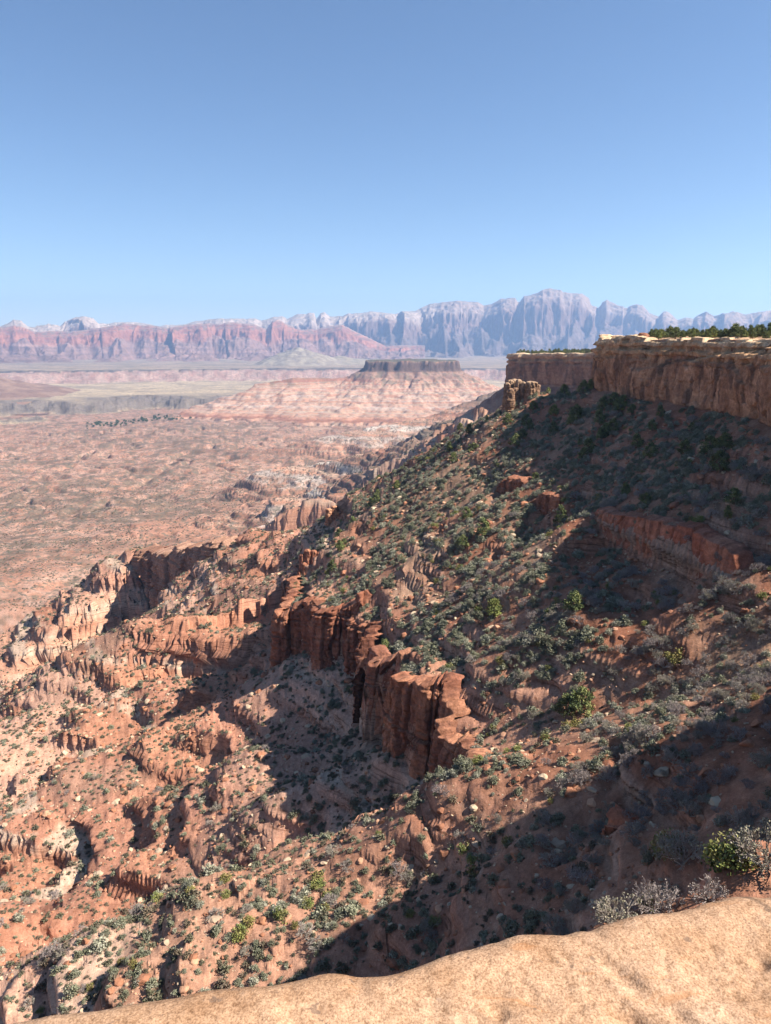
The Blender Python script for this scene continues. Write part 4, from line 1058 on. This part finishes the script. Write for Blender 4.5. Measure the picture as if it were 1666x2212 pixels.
def place_kind(kind, sets, count, size_cuts, sink=.05, tilt=0.0):
    """sets: list of scatter() results. The COUNT that show largest become objects, the rest one object of instances."""
    P = np.concatenate([s[0] for s in sets]); S = np.concatenate([s[1] for s in sets]); ST = np.concatenate([s[2] for s in sets])
    px = np.concatenate([s[3] for s in sets]); py = np.concatenate([s[4] for s in sets]); dep = np.concatenate([s[5] for s in sets])
    rng = np.random.default_rng(len(kind) * 7)
    inview = (px > 2) & (px < 1664) & (py > 640)
    app = np.where(inview, S / dep, 0)
    order = np.argsort(-app); n = min(count, int(inview.sum())); big = order[:n]; rest = order[n:]
    sd = ground_base(P[big, 0].astype(F), P[big, 1].astype(F))[1] if n else []
    V = KIND.get(kind); var = rng.integers(len(V or TREES), size=len(P))
    if kind == 'juniper_tree': var = np.where(rng.uniform(0, 1, len(P)) < .45, 0, var)
    first = {}
    for m, i in enumerate(big):
        zn = zone(px[i], py[i], sd[m], P[i, 2], P[i, 1]); sw = ('small', 'mid-sized', 'large')[int(np.searchsorted(size_cuts, S[i]))]
        v = var[i]; loc = Vector(P[i]) - Vector((0, 0, sink * S[i])); rz = rng.uniform(0, 6.283)
        if kind == 'juniper_tree':
            if v not in first:
                r = bpy.data.objects.new('juniper_tree', None); COL.objects.link(r)
                t = bpy.data.objects.new('trunk', TREES[v][1][0]); COL.objects.link(t); t.parent = r
                c = bpy.data.objects.new('crown', TREES[v][1][1]); COL.objects.link(c); c.parent = r
                first[v] = (r, t, c); o = r
            else:
                r, t, c = first[v]; o = r.copy(); COL.objects.link(o)
                for q in (t, c):
                    k = q.copy(); COL.objects.link(k); k.parent = o
            o.rotation_euler = (0, 0, rz); look = TREES[v][0]
        else:
            if v not in first:
                o = bpy.data.objects.new(kind, V[v][1]); COL.objects.link(o); first[v] = o
            else:
                o = first[v].copy(); COL.objects.link(o)
            o.rotation_euler = (rng.normal(0, tilt), rng.normal(0, tilt), rz); look = V[v][0]
        o.location = loc; a = S[i]; o.scale = (a * rng.uniform(.88, 1.12), a * rng.uniform(.88, 1.12), a * rng.uniform(.85, 1.15))
        ALL.append((o, kind, sw, look, zn, px[i]))
    return first, P[rest], S[rest], rng
def stuff_points(name, label, mat_objs, P, S, rng, sink=.05, tilt=0.0):
    """one object: a cloud of points on the ground that carries small copies of the given plants"""
    me = bpy.data.meshes.new(name); me.vertices.add(len(P)); Q = np.array(P, F); Q[:, 2] -= sink * S
    me.vertices.foreach_set('co', Q.ravel())
    a = me.attributes.new('size', 'FLOAT', 'POINT'); a.data.foreach_set('value', S.astype(F))
    rot = np.stack([rng.normal(0, tilt, len(P)), rng.normal(0, tilt, len(P)), rng.uniform(0, 6.283, len(P))], -1).astype(F)
    a = me.attributes.new('turn', 'FLOAT_VECTOR', 'POINT'); a.data.foreach_set('vector', rot.ravel())
    a = me.attributes.new('pick', 'INT', 'POINT'); a.data.foreach_set('value', rng.integers(len(mat_objs), size=len(P)).astype(np.int32))
    o = bpy.data.objects.new(name, me); COL.objects.link(o); tag(o, label, kind='stuff')
    ng = bpy.data.node_groups.new(name, 'GeometryNodeTree')
    ng.interface.new_socket('Geometry', in_out='INPUT', socket_type='NodeSocketGeometry'); ng.interface.new_socket('Geometry', in_out='OUTPUT', socket_type='NodeSocketGeometry')
    N = ng.nodes.new; L = ng.links.new
    gi, go = N('NodeGroupInput'), N('NodeGroupOutput'); iop = N('GeometryNodeInstanceOnPoints'); g2i = N('GeometryNodeGeometryToInstance')
    for m in reversed(mat_objs):
        oi = N('GeometryNodeObjectInfo'); oi.inputs['Object'].default_value = m; oi.inputs['As Instance'].default_value = False
        oi.transform_space = 'ORIGINAL'; gg = N('GeometryNodeGeometryToInstance'); L(oi.outputs['Geometry'], gg.inputs[0])
        if 'j' not in locals(): j = N('GeometryNodeJoinGeometry')
        L(gg.outputs[0], j.inputs[0])
    def attr(nm, t):
        n = N('GeometryNodeInputNamedAttribute'); n.data_type = t; n.inputs['Name'].default_value = nm
        return [s for s in n.outputs if s.enabled and s.name == 'Attribute'][0]
    e2r = N('FunctionNodeEulerToRotation'); L(attr('turn', 'FLOAT_VECTOR'), e2r.inputs[0])
    L(gi.outputs[0], iop.inputs['Points']); L(j.outputs[0], iop.inputs['Instance']); iop.inputs['Pick Instance'].default_value = True
    L(attr('pick', 'INT'), iop.inputs['Instance Index']); L(e2r.outputs[0], iop.inputs['Rotation']); L(attr('size', 'FLOAT'), iop.inputs['Scale'])
    L(iop.outputs[0], go.inputs[0])
    md = o.modifiers.new('scatter', 'NODES'); md.node_group = ng
    return o

clump = lambda X, Y, s, seed: .5 + .5 * np.clip(fbm(X / s, Y / s, 3, seed) * 1.6, -1, 1)
up = lambda z: 1 - sstep(-58, -80, z)
# density is a share of the candidates thrown
sage = scatter(120000, 25, 430, 1001, lambda X, Y, z, sd, g, pt, px, py: (sd > 3.5) * (up(z) + .08) * (clump(X, Y, 16, 1011) * clump(X, Y, 5, 1021) * 1.7) * (.25 + .75 * sstep(60, 130, Y)) * 1.0, lambda r, n, X, Y: r.gamma(6, .17, n).clip(.4, 2.2) * (1 - .15 * (Y < 90)), .8)
bare = scatter(15000, 22, 240, 1002, lambda X, Y, z, sd, g, pt, px, py: (sd > 3.5) * (1 - .93 * sstep(-38, -50, z)) * clump(X, Y, 11, 1012) * clump(X, Y, 4, 1022) * 1.6 * (1 - .85 * sstep(95, 150, Y)) * 1.0, lambda r, n, X, Y: r.uniform(.7, 2.0, n), .62)
green = scatter(5200, 22, 330, 1003, lambda X, Y, z, sd, g, pt, px, py: (sd > 3.5) * up(z) * clump(X, Y, 9, 1013) * .28, lambda r, n, X, Y: r.uniform(.7, 1.9, n), .7)
des = scatter(115000, 40, 640, 1004, lambda X, Y, z, sd, g, pt, px, py: (sd > 8) * sstep(-38, -60, z) * (.25 + .75 * clump(X, Y, 22, 1014)) * .8, lambda r, n, X, Y: r.gamma(3, .18, n).clip(.25, 1.9) * (1 + .25 * (Y > 180)), .6)
bou = scatter(150000, 24, 520, 1005, lambda X, Y, z, sd, g, pt, px, py: (sd > 3.5) * (.3 + .7 * clump(X, Y, 13, 1015)) * .6, lambda r, n, X, Y: (.22 / (r.uniform(.02, 1, n) ** .62)).clip(.22, 2.1) * (.8 + .3 * (Y > 110)), .62, 2.5)
jun1 = scatter(9000, 60, 420, 1006, lambda X, Y, z, sd, g, pt, px, py: (sd > 3) * (Y > 78) * (sstep(45, 4, sd) * .16 + .055 * up(z)) * (1 + 1.5 * (np.hypot(X - 50, Y - 185) < 26)) * clump(X, Y, 14, 1016), lambda r, n, X, Y: r.uniform(1.6, 3.6, n), .8)
jun2 = scatter(60000, 100, 330, 1007, lambda X, Y, z, sd, g, pt, px, py: (sd < -1.2) * (sd > -60) * (X < 190) * (.12 + .88 * (sd > -14)) * .2 * (px > 1405) , lambda r, n, X, Y: r.uniform(.8, 2.0, n) * (1 + .4 * (r.uniform(0, 1, n) > .88)), .9)
jun3 = scatter(60000, 560, 900, 1008, lambda X, Y, z, sd, g, pt, px, py: (sd < -3) * (sd > -60) * .10, lambda r, n, X, Y: r.uniform(2.5, 4.5, n), .9)
# the larger plants right past the slab, and the pale slabs on the rim, each in its own spot
def spot(px, py, s): 
    h = hit(px, py, gfn); q = project(h[None]); return (h[None], np.array([s * q[2][0] / FPX]), np.array([.5]), q[0], q[1], q[2], None)
near_bare = [spot(*a) for a in ((1475, 1868, 92), (1648, 1872, 120), (1432, 1972, 85), (1335, 2000, 88), (1530, 1945, 70), (1400, 1955, 60))]
near_green = [spot(*a) for a in ((1445, 1850, 85), (1575, 1866, 95), (1610, 1870, 60), (1400, 1960, 50), (1455, 1425, 48))]
bare = tuple(np.concatenate([b[i] for b in [bare] + near_bare]) for i in range(6)) + (None,)
green = tuple(np.concatenate([b[i] for b in [green] + near_green]) for i in range(6)) + (None,)
slabs = []
for px, py, Y, s in ((1345, 738, 176, 3.0), (1372, 735, 172, 3.2), (1398, 731, 170, 2.8), (1415, 733, 165, 2.6), (1328, 741, 178, 2.2), (1300, 742, 186, 2.0), (1388, 737, 166, 3.4), (1480, 742, 150, 1.6), (1520, 744, 146, 1.9), (1560, 744, 141, 1.7), (1610, 745, 134, 2.2), (1640, 744, 130, 1.5), (1450, 743, 154, 1.8)):
    ys = np.linspace(118, 240, 245); us = (px - CX) / FPX / CP * .985; sdv = ground_base((us * ys).astype(F), ys.astype(F), False)[1]; k_ = np.nonzero(sdv < -1.6)[0]
    if not len(k_): continue
    Y = float(ys[k_[0]]) + (2.5 if s > 3 else 0.0); a = at(px, py, Y); z = gz(a[0], a[1]); q = project(np.array([[a[0], a[1], z]])); slabs.append((np.array([[a[0], a[1], z + s * .2]]), np.array([s]), np.array([.1]), q[0], q[1], q[2], None))
bou = tuple(np.concatenate([b[i] for b in [bou] + slabs]) for i in range(6)) + (None,)
f, P, S, rng = place_kind('juniper_tree', [jun1, jun2, jun3], 300, (2.2, 2.9), .02)
if len(P): stuff_points('juniper_scrub', 'small dark junipers scattered far along the slope and rim', [f[k][2] for k in f], P, S, rng, .02)
f, P, S, rng = place_kind('sagebrush', [sage], 300, (1.3, 1.75), .03)
stuff_points('sagebrush_cover', 'grey green sagebrush spread thickly over the upper slope', list(f.values()), P, S, rng, .03)
f, P, S, rng = place_kind('bare_shrub', [bare], 300, (1.6, 2.2), .02)
stuff_points('bare_brush', 'grey bare brush spread between the larger shrubs of the slope', list(f.values()), P, S, rng, .02)
f, P, S, rng = place_kind('green_shrub', [green], 200, (1.1, 1.5), .03)
if len(P): stuff_points('green_brush', 'small bright green bushes dotted over the slope', list(f.values()), P, S, rng, .03)
fd, P, S, rng = place_kind('desert_shrub', [des], 300, (.8, 1.2), .04)
val = scatter(70000, 480, 1700, 1009, lambda X, Y, z, sd, g, pt, px, py: (sd > 60) * clump(X, Y, 60, 1019) * .8, lambda r, n, X, Y: r.uniform(1.0, 2.6, n), .8)
stuff_points('desert_scrub', 'countless small dark desert shrubs over ledges and valley floor', list(fd.values()), np.concatenate([P, val[0]]), np.concatenate([S, val[1]]), rng, .04)
f, P, S, rng = place_kind('boulder', [bou], 300, (.8, 1.3), .12, .25)
stuff_points('rubble', 'small red and tan stones strewn over the whole slope', list(f.values()), P, S, rng, .12, .3)

# cottonwoods along the river and the few houses among them, far out on the valley floor
def cottonwood(seed):
    rng = np.random.default_rng(seed); tr = quads_mesh('trunk', [(tube([(0, 0, -.1), (.01, 0, .2), (0, .02, .45), (.02, .01, .7)], [.04, .032, .022, .008]), np.array([.2, .16, .12]))], M_bark)
    cs = rng.normal(0, .2, (34, 3)) * np.array([1, 1, .8]) + np.array([0, 0, .62]); L = np.concatenate([quad_leaves(c, 22, .06, .07, rng) for c in cs])
    return tr, quads_mesh('crown', [(L, clump_tones(34, 22, [(.06, .10, .035), (.085, .125, .045), (.05, .08, .03)], rng))], M_leaf)
cw = [cottonwood(k) for k in (71, 72, 73)]; rngc = np.random.default_rng(5); made = {}
row = [(178, 917), (250, 912), (300, 906), (360, 902), (420, 899), (455, 897)]
ncw = 120
for k in range(ncw):
    u = rngc.uniform(0, 1) ** .8; px = 178 + 280 * u; py = np.interp(px, [p[0] for p in row], [p[1] for p in row]) + rngc.normal(0, 2.5)
    d = ray(px, py); t = 296 / -d[2]; X, Y = d[0] * t, d[1] * t; z = gz(X, Y); v = int(rngc.integers(3)); hgt = rngc.uniform(6, 11.5)
    if v not in made:
        o = bpy.data.objects.new('cottonwood_tree', None); COL.objects.link(o)
        for nm_, me_ in (('trunk', cw[v][0]), ('crown', cw[v][1])):
            q = bpy.data.objects.new(nm_, me_); COL.objects.link(q); q.parent = o
        made[v] = (o, list(o.children))
        kids = made[v][1]
    else:
        o = made[v][0].copy(); COL.objects.link(o)
        for q in made[v][1]:
            c = q.copy(); COL.objects.link(c); c.parent = o
    o.location = (X, Y, z); o.scale = (hgt * 1.1, hgt * 1.1, hgt); o.rotation_euler = (0, 0, rngc.uniform(0, 6.28))
    part = 'west' if px < 260 else 'middle' if px < 370 else 'east'
    tag(o, {'west': 'green cottonwood in the thin start of the far river grove', 'middle': 'green cottonwood in the dense middle of the far river grove', 'east': 'green cottonwood where the far river grove meets the banded slope'}[part], 'tree', f'cottonwoods of the river grove, {part}')

# labels: what tells each one apart; look-alikes in one spot share a group
from collections import defaultdict
sets = defaultdict(list)
for a in ALL: sets[a[1:5]].append(a)
for (kind, sw, look, zn), members in sets.items():
    base = f'{sw} {look} {NOUN[kind]} {zn}'
    members.sort(key=lambda a: a[5])
    for i, a in enumerate(members):
        lab = base if len(members) == 1 or len(members) > 6 else f'{ORD[i]} {base}' if i < len(members) - 1 or i == 0 else f'rightmost {base}'
        tag(a[0], lab, CATS[kind], f'{sw} {look} {NOUN[kind]}s {zn}' if len(members) > 6 else f'{NOUN[kind]}s {zn}')
